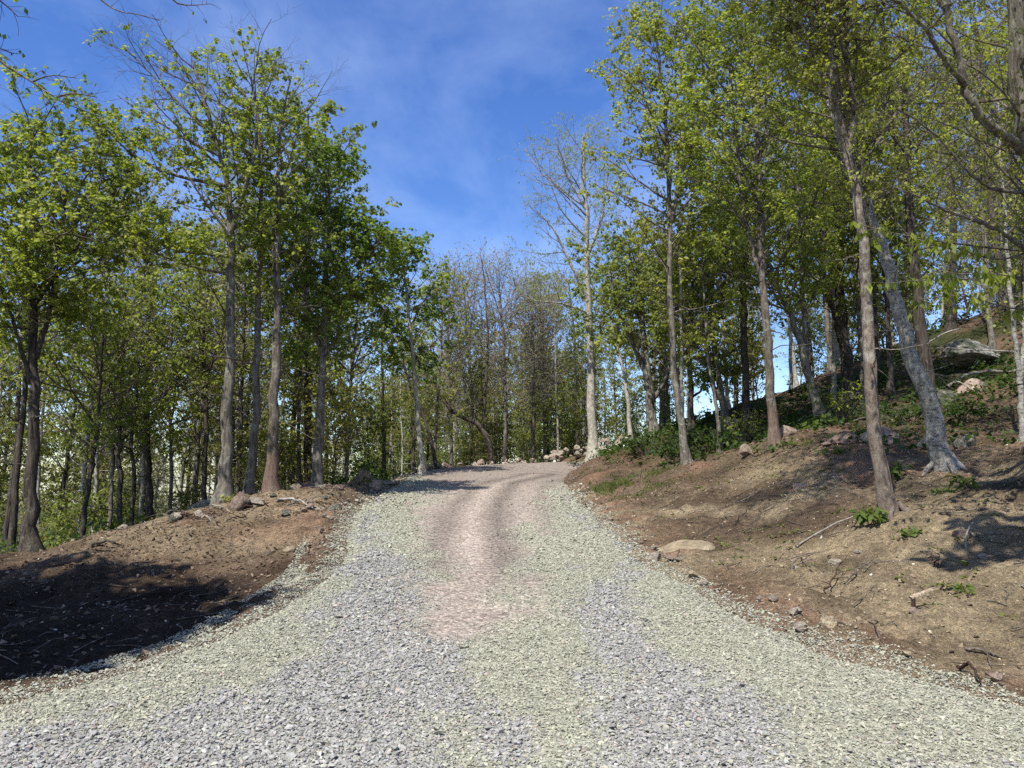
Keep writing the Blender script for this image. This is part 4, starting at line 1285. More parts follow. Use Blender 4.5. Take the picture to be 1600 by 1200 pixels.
# ------------------------------------------------------------------ the wood behind: a handful of built trees, copied one by one
def build_wood():
    protos = []
    specs = [
        dict(leaf='leaf_bg', bark='bark_dark', h=11.0, r0=0.13, c0=0.30, n1=30, l1=2.0, n2=6, n3=4, nl=6, size=0.16, spread=0.22),
        dict(leaf='leaf_bg2', bark='bark_grey', h=11.5, r0=0.12, c0=0.26, n1=30, l1=2.1, n2=6, n3=4, nl=6, size=0.15, spread=0.22),
        dict(leaf='leaf_bg', bark='bark_grey', h=9.5, r0=0.11, c0=0.22, n1=30, l1=2.2, n2=6, n3=4, nl=6, size=0.16, spread=0.22),
        dict(leaf='leaf_bg2', bark='bark_dark', h=12.0, r0=0.14, c0=0.36, n1=28, l1=2.0, n2=7, n3=4, nl=5, size=0.14, spread=0.2),
        dict(leaf='bud', bark='bark_grey', twig='twig_mauve', h=11.0, r0=0.11, c0=0.25, n1=24, l1=2.3, ang=(34, 9), flat=1.0, lift=0.25, n2=8, l2=0.5, n3=5, l3=0.55, nl=2, size=0.07, spread=0.08, leaf_frac=0.7, thin=1.7),
        dict(leaf='bud', bark='bark_pale', twig='twig_pale', h=10.0, r0=0.09, c0=0.30, n1=20, l1=1.9, ang=(38, 9), n2=8, l2=0.5, n3=5, l3=0.5, nl=3, size=0.09, spread=0.1, leaf_frac=0.8, thin=1.7),
        dict(leaf='leaf_bg2', bark='bark_pale', h=10.5, r0=0.07, c0=0.55, n1=20, l1=1.3, n2=6, n3=4, nl=5, size=0.12, spread=0.2),
    ]
    labs = ['leafy tree in the wood beyond the stone row', 'spring-green tree in the wood beyond the stone row', 'low-branched leafy tree in the wood beyond the stone row', 'high-crowned tree in the wood beyond the stone row',
            'leafless twiggy tree in the wood beyond the stone row', 'pale thin tree with opening buds in the wood beyond the stone row', 'pole-thin pale tree in the wood']
    rs = np.random.default_rng(300)
    for i, s in enumerate(specs):
        h = s.pop('h'); r0 = s.pop('r0')
        b = np.array([0.0, 0.0, 0.0])
        bend = rs.normal(0, 0.3, 2)
        pts = [b, b + np.array([bend[0] * 0.5, bend[1] * 0.4, h * 0.35]), b + np.array([-bend[0] * 0.3, bend[1], h * 0.7]), b + np.array([bend[0], bend[1], h])]
        t = make_tree('forest_tree', labs[i], b, [(pts, r0, 0.025)], seed=310 + i, roots=False, sides=8, dead=6, **s)
        TREES.pop()
        protos.append(t)
    # understory: bushy saplings
    saps = []
    for i, (lf, h) in enumerate((('leaf_bg', 3.0), ('leaf_bg2', 2.4), ('leaf_bg', 1.8))):
        b = np.zeros(3)
        t = make_tree('sapling', 'leafy sapling under the trees', b, [([b, b + np.array([0.1, 0, h * .5]), b + np.array([0, 0.1, h])], 0.03, 0.008), ([b + np.array([0, 0, .1]), b + np.array([0.3, 0.1, h * .5]), b + np.array([0.5, -0.2, h * 0.9])], 0.02, 0.006)], seed=330 + i,
                      leaf=lf, bark='bark_dark', c0=0.12, n1=22, l1=0.95, n2=5, n3=3, l3=0.28, nl=5, size=0.10, spread=0.14, roots=False, sides=6, flare=1.1)
        TREES.pop()
        saps.append(t)
    place, spl = [], []

    def try_add(lst, x, y, k, sc, reg, mind):
        for (a, b_, *_r) in lst:
            if (a - x) ** 2 + (b_ - y) ** 2 < mind * mind:
                return
        if road_sd([x], [y])[0] > -1.2:
            return
        lst.append((x, y, k, sc, reg))
    # centre and left wood
    for _ in range(5000):
        if len(place) >= 128:
            break
        y = rs.uniform(24, 74) if rs.random() < 0.8 else rs.uniform(18, 30)
        px = rs.uniform(-160, 1080) if rs.random() < 0.72 else rs.uniform(600, 960)
        x = (px - 800) / FPX * y
        if 690 < px and y < 33.5:
            continue
        if x > -5.0 and y < 25:
            continue
        if 650 < px < 860:
            k = int(rs.choice([0, 1, 2, 4, 5, 1, 6, 6]))
        else:
            k = int(rs.choice([0, 1, 2, 3, 3, 5, 6, 6, 6]))
        sc = rs.uniform(0.72, 1.0)
        if 560 < px < 880:
            sc = rs.uniform(0.85, 1.15) * np.interp(y, [33, 40, 74], [0.62, 0.85, 1.05])
        try_add(place, x, y, k, sc, 'c' if px > 560 else 'l', 1.9)
    for _ in range(3000):
        if len(place) >= 160:
            break
        px, y = rs.uniform(-40, 560), rs.uniform(18.5, 40)
        x = (px - 800) / FPX * y
        if x > -5.2 and y < 26:
            continue
        try_add(place, x, y, int(rs.choice([6, 6, 5, 3])), rs.uniform(0.75, 1.05), 'l', 0.9)
    for _ in range(3000):
        if len(place) >= 192:
            break
        px, y = rs.uniform(590, 930), rs.uniform(35.5, 62)
        x = (px - 800) / FPX * y
        try_add(place, x, y, int(rs.choice([0, 1, 2, 6, 1, 5, 6])), rs.uniform(0.85, 1.1) * np.interp(y, [35, 45, 62], [0.62, 0.82, 1.05]), 'c', 1.5)
    nl = len(place)
    for _ in range(4000):
        if len(place) >= nl + 58:
            break
        px = rs.uniform(1040, 1760)
        y = rs.uniform(19, 44)
        x = (px - 800) / FPX * y
        if px > 1400 and y < 23:
            continue
        k = int(rs.choice([0, 1, 2, 3, 6, 6, 5, 6, 6] if px < 1440 else [3, 5, 4, 1, 6, 6]))
        if 1080 < px < 1120 or 1340 < px < 1350 or 1450 < px < 1480 or 1500 < px < 1545:
            continue
        try_add(place, x, y, k, rs.uniform(0.75, 1.05), 'r', 1.3)
    for _ in range(5000):
        if len(spl) >= 95:
            break
        if rs.random() < 0.75:
            px, y = rs.uniform(-100, 1060), rs.uniform(17.5, 52)
        else:
            px, y = rs.uniform(1050, 1700), rs.uniform(20, 32)
        x = (px - 800) / FPX * y
        if (x > -4.4 and y < 33 and px < 1000) or (px > 1080 and px < 1110) or (y < 36 and px > 980 and y < 24):
            continue
        try_add(spl, x, y, int(rs.integers(0, 3)), rs.uniform(0.7, 1.15), 'c' if px > 560 else 'l', 1.0)
    where = {'c': 'beyond the stone row and road bend', 'l': 'down the slope behind the left mound', 'r': 'up on the right hillside'}
    kinds = ['dark-trunked leafy tree', 'spring-green leafy tree', 'low-branched bushy tree', 'high-crowned slim tree', 'leafless twiggy tree', 'pale thin budding tree', 'pole-thin pale tree']
    used = [False] * len(protos)
    for (x, y, k, sc, reg) in place:
        o = copy_tree(protos[k]) if used[k] else protos[k]
        used[k] = True
        o.location = (x, y, Hxy(x, y) - 0.05)
        o.rotation_euler = (rs.normal(0, 0.03), rs.normal(0, 0.03), rs.uniform(0, 2 * PI))
        o.scale = (sc * rs.uniform(0.9, 1.1),) * 2 + (sc,)
        tag(o, kinds[k] + ' in the wood ' + where[reg], 'tree', kinds[k] + 's in the wood ' + where[reg])
    used = [False] * 3
    sk = ['tall bushy sapling', 'light green sapling', 'low leafy sapling']
    for (x, y, k, sc, reg) in spl:
        o = copy_tree(saps[k]) if used[k] else saps[k]
        used[k] = True
        o.location = (x, y, Hxy(x, y) - 0.04)
        o.rotation_euler = (0, 0, rs.uniform(0, 2 * PI))
        o.scale = (sc, sc, sc)
        w = where[reg] if x < 6 else where['r']
        tag(o, sk[k] + ' growing under the trees ' + w, 'sapling', sk[k] + 's under the trees ' + w)


# ------------------------------------------------------------------ rocks of the scene
def build_rocks():
    random.seed(4)
    rs = np.random.default_rng(400)
    rock('slab_rock', 'broad pale tan slab half buried at the gravel edge on the right', 1068, 855, 10.0, 1.15, 0.36, 0.8, 'rock_tan', 5, 0.1, sink=0.5)
    rock('rock', 'small whitish stone at the gravel edge below the tan slab', 1022, 880, 9.0, 0.24, 0.17, 0.2, 'rock_pale', 3, 0.5)
    rock('rock', 'tan stone on the gravel edge in front of the right bank', 1293, 992, 5.95, 0.17, 0.15, 0.15, 'rock_tan', 1, 0.3, sink=0.25)
    rock('boulder', 'grey boulder leaning against the foot of the reddish trunk', 1232, 676, 15.6, 0.42, 0.36, 0.4, 'rock_brown', 4, 0.2, tilt=(0, 0.3))
    rock('boulder', 'low brown boulder on the crest of the bank left of the scaly trunk', 1316, 682, 13.6, 0.72, 0.36, 0.5, 'rock_brown', 5, 0.0)
    rock('boulder', 'pale pointed stone directly left of the scaly trunk', 1358, 684, 13.4, 0.34, 0.30, 0.3, 'rock_pale', 6, 0.4)
    rock('boulder', 'brown boulder just right of the scaly trunk', 1388, 680, 13.3, 0.44, 0.48, 0.4, 'rock_brown', 7, 1.2, tilt=(0.2, 0.3))
    rock('boulder', 'pinkish boulder behind the foot of the speckled tree', 1446, 684, 12.6, 0.52, 0.34, 0.4, 'rock_pale', 2, 0.8)
    rock('boulder', 'mossy boulder right of the speckled tree foot', 1508, 694, 12.4, 0.55, 0.34, 0.4, 'rock_moss', 3, 0.2)
    rock('boulder', 'grey lichen boulder on the right hillside, left one of the pair', 1478, 618, 16.6, 0.62, 0.50, 0.5, 'rock_moss', 4, 0.6)
    rock('boulder', 'broken brownish boulder on the right hillside, right one of the pair', 1516, 612, 16.8, 0.85, 0.52, 0.5, 'rock_brown', 5, 0.3)
    rock('boulder', 'dark overhanging ledge high on the right hillside', 1525, 555, 19, 1.9, 0.9, 1.2, 'rock_moss', 6, 0.1, sink=0.2)
    rock('boulder', 'pointed brown stone at the top of the bank left of the reddish trunk', 1168, 714, 15.2, 0.32, 0.34, 0.3, 'rock_brown', 6, 0.0)
    rock('boulder', 'grey stone sunk in the shaded soil of the right bank', 1500, 835, 7.9, 0.22, 0.14, 0.18, 'rock_brown', 1, 0.0)
    rock('boulder', 'flat pale stone on the skyline behind the white-footed sapling', 1145, 650, 21.5, 0.5, 0.25, 0.4, 'rock_pale', 0, 0.2)
    rock('boulder', 'half buried stone with a hollow in the shadow on the right bank', 1252, 768, 11.4, 0.26, 0.24, 0.2, 'rock_brown', 7, 0.2)
    rock('rock', 'pale stone on the right bank beside the red soil patch', 1305, 865, 8.1, 0.16, 0.10, 0.12, 'rock_pale', 4, 0.2)
    # left
    rock('boulder', 'large brown boulder at the gravel edge, left one of two', 567, 752, 18.0, 0.52, 0.42, 0.45, 'rock_brown', 0, 0.4, sink=0.2)
    rock('boulder', 'darker brown boulder touching the large one at the gravel edge', 588, 756, 17.6, 0.50, 0.32, 0.42, 'rock_brown', 3, 1.0, sink=0.25)
    rock('boulder', 'long flat pale stone right behind the two brown boulders', 608, 752, 19.2, 0.6, 0.16, 0.4, 'rock_pale', 1, 0.1, sink=0.1)
    rock('boulder', 'pale green stone left of the two brown boulders', 532, 764, 17.4, 0.55, 0.26, 0.4, 'rock_moss', 5, 0.3)
    rock('boulder', 'dark mossy boulder behind the left trunk of the trio', 322, 778, 15.6, 0.8, 0.48, 0.6, 'rock_moss', 2, 0.5, sink=0.2)
    rock('boulder', 'pale block by the roots in the middle of the mound crest', 376, 796, 13.2, 0.30, 0.46, 0.3, 'rock_brown', 4, 0.9, tilt=(0.2, 0.4), sink=0.25)
    rock('boulder', 'whitish flat stone right of the block on the mound crest', 402, 792, 13.4, 0.46, 0.20, 0.3, 'rock_pale', 6, 0.1)
    rock('rock', 'small white stone low on the left end of the mound', 193, 833, 12.4, 0.20, 0.13, 0.16, 'rock_pale', 2, 0.5)
    rock('rock', 'mossy dark stones end of the row right of the trio', 470, 768, 15.2, 0.6, 0.28, 0.3, 'rock_moss', 1, 0.4, sink=0.25)
    rock('rock', 'pale rounded stone on the lit soil near the left gravel edge', 452, 853, 10.7, 0.24, 0.12, 0.18, 'rock_tan', 5, 0.4)
    for i in range(30):
        px, py = rs.uniform(250, 545), 0
        py = np.interp(px, [250, 350, 430, 545], [806, 792, 784, 772]) + rs.uniform(-6, 22)
        d = np.interp(py, [765, 785, 815], [15.5, 13.7, 12.4])
        w = rs.uniform(0.08, 0.26)
        rock('rubble_stone', 'small stone among the rubble along the crest of the left mound', px, py, d, w, w * 0.6, w * 0.8, rs.choice(['rock_pale', 'rock_brown', 'rock_moss']), int(rs.integers(0, 8)), None, 'rubble stones along the left mound crest', (rs.normal(0, .2), rs.normal(0, .2)), 0.35, cat='stone')
    # rim stones along the outer edge of the bend, one by one
    e = LEFT[(LEFT[:, 1] > 21.5)]
    e = curve(np.c_[e, np.zeros(len(e))], 60)
    n = 0
    for i in range(60):
        x, y = e[i, 0], e[i, 1]
        if y < 23.5:
            continue
        if x > 11:
            break
        pile = smooth(-1.2, 0.8, np.array([x]))[0]
        for k in range(2 + int(rs.random() < 0.5 + 0.9 * pile) + int(rs.random() < 0.8 * pile) + int(rs.random() < 0.6 * pile)):
            w = 0.15 + 0.30 * rs.random() ** 1.6 * (1 + 0.35 * pile)
            off = rs.uniform(-0.15, 0.30) + k * rs.uniform(0.15, 0.40)
            tx, ty = -0.55 - 0.2 * pile, 0.85
            xx, yy = x + tx * off + rs.normal(0, 0.08), y + ty * off + rs.normal(0, 0.08)
            lab = ('angular pale stone of the rim row along the outside of the bend', 'rim stones along the bend') if pile < 0.5 else ('angular pale stone of the rock pile behind the road bend', 'rocks piled behind the road bend')
            rock('rim_stone', lab[0], 0, 0, 0, w, w * rs.uniform(0.5, 0.85), w * rs.uniform(0.6, 1.0), 'rock_pale' if rs.random() < 0.8 else 'rock_brown', int(rs.integers(0, 8)), None, lab[1], (rs.normal(0, .3), rs.normal(0, .3)), 0.2, xy=(xx, yy), zoff=0.09 + 0.07 * pile * k)
            n += 1
    # loose cobbles rolled to the gravel edges
    for (lo, hi, side, cnt, lab, grp) in ((4.7, 16, RIGHT, 26, 'loose cobble at the right edge of the gravel', 'cobbles along the right gravel edge'), (9, 20, LEFT, 12, 'loose cobble at the left edge of the gravel', 'cobbles along the left gravel edge')):
        for i in range(cnt):
            y = rs.uniform(lo, hi)
            x = np.interp(y, side[:, 1], side[:, 0]) + (0.18 if side is RIGHT else -0.18) * rs.uniform(0, 1.6)
            w = rs.uniform(0.06, 0.15)
            rock('cobble', lab, 0, 0, 0, w, w * 0.6, w * 0.8, rs.choice(['rock_pale', 'rock_tan', 'rock_brown']), int(rs.integers(0, 8)), None, grp, (0, 0), 0.25, xy=(x, y), zoff=0.01, cat='stone')
    # stones scattered on the right bank
    for i in range(26):
        px, py = rs.uniform(1060, 1580), rs.uniform(830, 1040)
        d = np.interp(py, [830, 900, 960, 1040], [9.4, 7.8, 6.5, 5.4])
        p = P(px, py, d)
        if road_sd([p[0]], [p[1]])[0] > -0.2:
            continue
        w = rs.uniform(0.05, 0.13)
        rock('stone', 'fist-sized stone lying loose on the bare right bank', px, py, d, w, w * 0.6, w * 0.8, rs.choice(['rock_pale', 'rock_tan', 'rock_brown']), int(rs.integers(0, 8)), None, 'stones on the bare right bank', cat='stone', sink=0.3)


# ------------------------------------------------------------------ sticks, litter, plants
def stick(name, label, pts, r0, r1, mat='twig_pale', side=0, seed=0, group=None, cat='stick'):
    rs = np.random.default_rng(seed)
    w = []
    for x, y, d, h in pts:
        p = P(x, y, d)
        w.append(np.array([p[0], p[1], Hxy(p[0], p[1]) + h]))
    base = w[0].copy()
    c = curve(np.array(w), 12)
    c += rs.normal(0, 0.008, c.shape)
    parts = [tubes(c[None], np.linspace(r0, r1, 12)[None], 6, 0.06, rs)]
    if side:
        sb, sr, _ = spawn(c[None], np.linspace(r0, r1, 12)[None], side, 0.3, 1.0, lambda t: 0.22 + 0.15 * rs.random(t.shape), (40, 10), rs, 5, 0.5, 0.0, -0.02, 0.12, 0.012, rmin=0.002)
        parts.append(tubes(sb, sr, 4))
    v, f = merge(parts)
    o = obj(name, mesh_from(name, v - base, [f], True), M[mat], None, base)
    tag(o, label, cat, group)
    return o


def build_sticks():
    S = stick
    S('fallen_branch', 'long pale stick lying on the soil above the red patch on the right bank', [(1245, 862, 8.9, 0.02), (1290, 836, 9.2, 0.04), (1345, 820, 9.3, 0.04), (1350, 815, 9.4, 0.03)], 0.012, 0.006, seed=1)
    S('fallen_branch', 'thin light stick lying in the shadow on the right bank', [(1146, 800, 11.7, 0.02), (1168, 786, 11.9, 0.05), (1188, 772, 12.2, 0.03)], 0.010, 0.005, seed=2)
    S('fallen_branch', 'dark twiggy branch lying on the open right bank', [(1285, 925, 7.0, 0.02), (1300, 905, 7.2, 0.08), (1316, 892, 7.4, 0.14)], 0.010, 0.004, 'wood_dark', 5, 3)
    S('fallen_branch', 'grey arched branch with twigs on the right bank near the tan slab', [(1237, 900, 7.9, 0.0), (1242, 880, 8.0, 0.10), (1260, 868, 8.1, 0.12)], 0.012, 0.005, 'twig', 4, 4)
    S('fallen_branch', 'bundle-like grey branch lying between the stake and the red patch', [(1320, 915, 7.1, 0.02), (1345, 897, 7.3, 0.05), (1365, 880, 7.6, 0.06)], 0.010, 0.004, 'twig', 7, 5)
    S('fallen_branch', 'bent pale stick upright at the shadow edge on the right', [(1508, 832, 7.7, 0.0), (1508, 815, 7.75, 0.10), (1520, 806, 7.8, 0.14)], 0.011, 0.008, seed=6)
    S('fallen_branch', 'stick pair lying in the low right corner of the bank', [(1510, 1030, 5.7, 0.02), (1540, 1034, 5.65, 0.03), (1568, 1036, 5.6, 0.03)], 0.012, 0.008, 'twig', 3, 7)
    S('fallen_branch', 'long thin stick leaning down the shaded soil at the right edge', [(1525, 820, 7.8, 0.03), (1555, 845, 7.4, 0.04), (1585, 870, 7.1, 0.05)], 0.010, 0.005, 'twig', 2, 8)
    S('fallen_branch', 'long grey log lying across the right hillside below the ledge', [(1480, 598, 17.5, 0.15), (1520, 592, 17.5, 0.18), (1590, 600, 17.0, 0.15)], 0.05, 0.03, 'bark_grey', 3, 9, cat='log')
    S('fallen_branch', 'thin pale branch sloping over the hillside boulders', [(1495, 600, 16.3, 0.45), (1512, 618, 16.1, 0.3), (1522, 632, 16.0, 0.1)], 0.018, 0.01, 'twig_pale', 0, 10)
    S('fallen_branch', 'dead branch lying on the hillside behind the speckled tree', [(1440, 560, 22, 0.2), (1470, 545, 22, 0.35), (1500, 530, 22, 0.3)], 0.03, 0.015, 'twig_pale', 5, 11)
    S('fallen_branch', 'grey branch lying before the brown boulders on the bank crest', [(1320, 660, 15.4, 0.1), (1350, 655, 15.4, 0.2), (1385, 652, 15.3, 0.12)], 0.02, 0.008, 'twig', 6, 12)
    S('fallen_branch', 'pale stick lying along the crest right of the mound trio', [(432, 780, 13.6, 0.04), (460, 778, 13.6, 0.07), (490, 783, 13.4, 0.04)], 0.03, 0.015, 'twig_pale', 4, 13)
    S('fallen_branch', 'dark root tangle on the lit litter of the left mound', [(140, 895, 11.2, 0.03), (165, 885, 11.2, 0.10), (190, 872, 11.3, 0.04)], 0.03, 0.012, 'bark_dark', 6, 14)
    S('fallen_branch', 'thin bare twig standing at the dark left gravel edge', [(306, 985, 6.6, 0.0), (306, 975, 6.6, 0.05), (306, 966, 6.6, 0.1)], 0.004, 0.002, 'twig_pale', 0, 15)
    S('fallen_branch', 'short pale stick poking out of the dark left bank', [(320, 965, 6.9, 0.04), (328, 970, 6.8, 0.05), (335, 975, 6.7, 0.05)], 0.006, 0.004, 'twig_pale', 0, 16)
    S('fallen_branch', 'curled bare twig at the dark left gravel edge', [(278, 975, 6.8, 0.08), (282, 985, 6.7, 0.1), (290, 990, 6.6, 0.02)], 0.004, 0.002, 'twig_pale', 0, 17)
    S('fallen_branch', 'crooked stick lying where the grey gravel meets the right bank', [(1372, 985, 6.0, 0.0), (1368, 1010, 5.8, 0.06), (1378, 1045, 5.45, 0.03)], 0.006, 0.003, 'twig', 0, 18)
    S('fallen_branch', 'dark stick on the lower right gravel edge', [(1500, 1065, 5.1, 0.03), (1520, 1085, 4.95, 0.06), (1535, 1105, 4.8, 0.04)], 0.012, 0.006, 'wood_dark', 2, 19)
    rr = np.random.default_rng(77)
    for k in range(16):
        px = rr.uniform(260, 550)
        py = np.interp(px, [250, 350, 430, 545], [806, 792, 784, 772]) + rr.uniform(-4, 26)
        d = np.interp(py, [765, 785, 815], [15.5, 13.7, 12.4])
        dx, dy = rr.uniform(14, 34) * rr.choice([-1, 1]), rr.uniform(-5, 7)
        S('dead_stick', 'weathered stick lying in the brush along the left mound crest', [(px, py, d, 0.03), (px + dx * .5, py + dy * .5, d - 0.1, 0.09), (px + dx, py + dy, d - 0.2, 0.03)], rr.uniform(0.008, 0.02), 0.006, rr.choice(['twig', 'twig_pale', 'wood_dark']), 4, 100 + k, 'sticks in the brush of the left mound crest')
    # the broken stake
    b = ground_pt(1424, 958, 6.35)
    r = empty('broken_stake', b)
    tag(r, 'snapped stake with dark foot and pale split top bent over on the right bank', 'stake')
    up = np.array([0, 0, 1.0])
    a0, a1 = b - up * 0.1, b + np.array([0.03, 0.01, 0.125])
    v, f = tubes(curve([a0, (a0 + a1) / 2 + [0.005, 0, 0], a1], 6)[None], np.linspace(0.019, 0.017, 6)[None], 8, 0.05, RNG)
    obj('post', mesh_from('post', v - b, [f], True), M['wood_dark'], r)
    parts = []
    for k in range(5):
        e = a1 + np.array([0.185 + RNG.uniform(-0.02, 0.015), 0.03, 0.05 + RNG.uniform(-0.012, 0.014)])
        s = a1 + np.array([-0.02, 0, -0.004]) + RNG.normal(0, 0.006, 3)
        parts.append(tubes(curve([s, (s + e) / 2 + RNG.normal(0, 0.004, 3), e], 6)[None], np.array([[0.014, 0.014, 0.012, 0.010, 0.008, 0.003]]), 6, 0.1, RNG))
    v, f = merge(parts)
    tag(obj('split_top', mesh_from('split_top', v - b, [f], False), M['wood_pale'], r), 'pale splintered wood')


def strew(n, reg, rs):
    """random ground points inside a function of (x, y, z)"""
    x, y = rs.uniform(reg[0], reg[1], n), rs.uniform(reg[2], reg[3], n)
    sd = road_sd(x, y)
    k = sd < -0.15
    x, y = x[k], y[k]
    return x, y, height(x, y), sd[k]


def build_litter():
    rs = np.random.default_rng(500)
    pts = []
    x, y, z, sd = strew(15000, (-11, -2, 5, 17), rs)
    n = fbm(x * 0.9, y * 0.9, 81, 3)
    k = rs.random(len(x)) < 0.25 + 0.75 * smooth(-0.2, 0.3, n) * smooth(0.2, 0.7, z)
    pts.append(np.stack([x, y, z], 1)[k])
    x, y, z, sd = strew(14000, (2, 13, 4.5, 24), rs)
    n = fbm(x * 0.9, y * 0.9, 83, 3)
    k = rs.random(len(x)) < 0.04 + 0.55 * smooth(0.0, 0.35, n) * smooth(0.9, 1.8, z)
    pts.append(np.stack([x, y, z], 1)[k])
    x, y, z, sd = strew(9000, (-13, 6, 14, 34), rs)
    pts.append(np.stack([x, y, z], 1))
    p = np.concatenate(pts)
    p[:, 2] += 0.012
    m = len(p)
    az = rs.uniform(0, 2 * PI, m)
    s = rs.uniform(0.03, 0.075, m)[:, None]
    d = np.stack([np.cos(az), np.sin(az), rs.normal(0, 0.35, m)], 1)
    w = norm(np.cross(d, np.array([0, 0, 1.0]) + rs.normal(0, 0.3, (m, 3))))
    c = rs.uniform(-0.2, 0.5, (m, 1)) * s * np.array([0, 0, 1.0])
    V = np.stack([p, p + d * s * .5 + w * s * .32 + c, p + d * s, p + d * s * .5 - w * s * .32 + c], 1).reshape(-1, 3)
    tag(obj('leaf_litter', mesh_from('leaf_litter', V, [np.arange(m * 4).reshape(m, 4)], False), M['dead_leaf']), 'brown dead leaves strewn over the banks and under the trees', 'leaf litter', kind='stuff')
    # twigs
    x, y, z, sd = strew(1500, (-10, 10, 5, 17), rs)
    m = len(x)
    a = rs.uniform(0, PI, m)
    L = rs.uniform(0.08, 0.45, m)[:, None]
    d = np.stack([np.cos(a), np.sin(a), rs.normal(0, 0.12, m)], 1)
    p0 = np.stack([x, y, z + 0.015], 1)
    q = p0 + d * L
    q[:, 2] = np.maximum(height(q[:, 0], q[:, 1]) + 0.01, q[:, 2] - 0.05)
    mid = (p0 + q) / 2 + rs.normal(0, 0.02, (m, 3))
    mid[:, 2] = np.maximum(height(mid[:, 0], mid[:, 1]) + 0.01, mid[:, 2])
    v, f = tubes(np.stack([p0, mid, q], 1), np.repeat(rs.uniform(0.002, 0.006, (m, 1)), 3, 1), 4)
    tag(obj('twig_debris', mesh_from('twig_debris', v, [f], True), M['twig']), 'small fallen twigs scattered over the soil', 'twigs', kind='stuff')


def build_plants():
    rs = np.random.default_rng(600)

    def blades(x, y, z, hgt, rs, lean=0.5):
        m = len(x)
        b = np.stack([x, y, z - 0.01], 1)
        az = rs.uniform(0, 2 * PI, m)
        o = np.stack([np.cos(az), np.sin(az), np.zeros(m)], 1)
        w = np.stack([-np.sin(az), np.cos(az), np.zeros(m)], 1) * rs.uniform(0.003, 0.007, m)[:, None]
        h = hgt * np.exp(rs.normal(0, 0.3, m))[:, None]
        mid = b + o * h * lean * 0.35 + np.array([0, 0, 1]) * h * 0.65
        tip = b + o * h * lean + np.array([0, 0, 1]) * h * 0.95
        V = np.stack([b - w, b + w, mid + w * 0.8, tip, mid - w * 0.8], 1).reshape(-1, 3)
        return V, np.arange(m * 5).reshape(m, 5)
    # grassy strip by the bend
    parts = []
    c0 = [(940, 768, 16.6, 0.9, 2200), (985, 765, 16.2, 1.1, 2600), (1010, 755, 16.5, 0.8, 1500), (910, 752, 19.5, 0.5, 500)]
    for (px, py, d, r, n) in c0:
        p = P(px, py, d)
        x, y = p[0] + rs.normal(0, r * 0.5, n), p[1] + rs.normal(0, r * 0.75, n)
        k = (road_sd(x, y) < -0.2) & (fbm(x * 2.6, y * 2.6, 91, 3) > 0.0)
        x, y = x[k], y[k]
        parts.append(blades(x, y, height(x, y), 0.06, rs))
    v, f = merge(parts)
    tag(obj('grass', mesh_from('grass', v, [f], False), M['leaf_grass']), 'short green weeds on the bank beside the road bend', 'grass', kind='stuff')
    # far green strip behind the rim stones
    # undergrowth on the right hill: leaf clumps close to the soil
    x, y, z, sd = strew(5200, (2.5, 17, 10, 26), rs)
    n = fbm(x * 0.7, y * 0.7, 93, 3)
    k = (z > 1.9 + 0.5 * n) & (rs.random(len(x)) < smooth(-0.35, 0.25, n) * np.interp(y, [10, 14, 20, 26], [0.25, 0.5, 0.75, 0.9]))
    x, y, z = x[k], y[k], z[k]
    c = np.stack([x, y, z + rs.uniform(0.05, 0.28, len(x))], 1)
    lv = leaves(c, 7, 0.095, 0.16, rs, 0, 55, 'kite')
    tag(obj('undergrowth', mesh_from('undergrowth', lv[0], [lv[1]], False), M['leaf_fern']), 'dark leafy ground cover under the trees on the right hillside', 'undergrowth', kind='stuff')
    x, y, z, sd = strew(4200, (-14, -2.5, 12, 30), rs)
    k = (rs.random(len(x)) < 0.5) & ((z < 0.55) | (y > 17))
    x, y, z = x[k], y[k], z[k]
    c = np.stack([x, y, z + rs.uniform(0.05, 0.5, len(x))], 1)
    lv = leaves(c, 6, 0.09, 0.16, rs, 0, 65, 'kite')
    tag(obj('undergrowth', mesh_from('undergrowth', lv[0], [lv[1]], False), M['leaf_fern']), 'leafy ground cover on the slope behind the left mound', 'undergrowth', kind='stuff')

    n = 420
    x, y = rs.uniform(2.2, 8.5, n), rs.uniform(5, 15, n)
    k = (road_sd(x, y) < -0.5) & (fbm(x * 0.8, y * 0.8, 95, 3) > 0.02)
    x, y = x[k], y[k]
    c = np.stack([x, y, height(x, y) + 0.02], 1)
    c = np.repeat(c, 3, 0) + rs.normal(0, 0.05, (len(c) * 3, 3)) * [1, 1, 0.15]
    lv = leaves(c, 4, 0.036, 0.02, rs, -15, 30, 'kite')
    tag(obj('weeds', mesh_from('weeds', lv[0], [lv[1]], False), M['leaf_grass']), 'tiny seedlings sprouting in patches on the bare right bank', 'weeds', kind='stuff')

    # single plants
    def plant(label, px, py, d, r, h, n, mat='leaf_weed', shape='kite', size=0.06, seed=0, name='leafy_plant'):
        rr = np.random.default_rng(seed)
        b = ground_pt(px, py, d)
        root = empty(name, b)
        tag(root, label, 'plant')
        m = max(4, n // 6)
        az = rr.uniform(0, 2 * PI, m)
        rad = r * np.sqrt(rr.random(m))
        tip = np.stack([rad * np.cos(az), rad * np.sin(az), h * rr.uniform(0.5, 1.0, m)], 1)
        base = np.zeros((m, 3)); base[:, :2] = tip[:, :2] * 0.2; base[:, 2] = -0.03
        midp = (base + tip) / 2; midp[:, :2] *= 0.7
        v, f = tubes(np.stack([base, midp, tip], 1), np.full((m, 3), 0.003), 4)
        obj('stem', mesh_from('stem', v, [f], True), M['twig'], root)
        c = np.concatenate([tip, midp * 0.5 + tip * 0.5])
        lv = leaves(c, 3, size, r * 0.15 + 0.02, rr, -10, 50, shape)
        obj('foliage', mesh_from('foliage', lv[0], [lv[1]], False), M[mat], root)
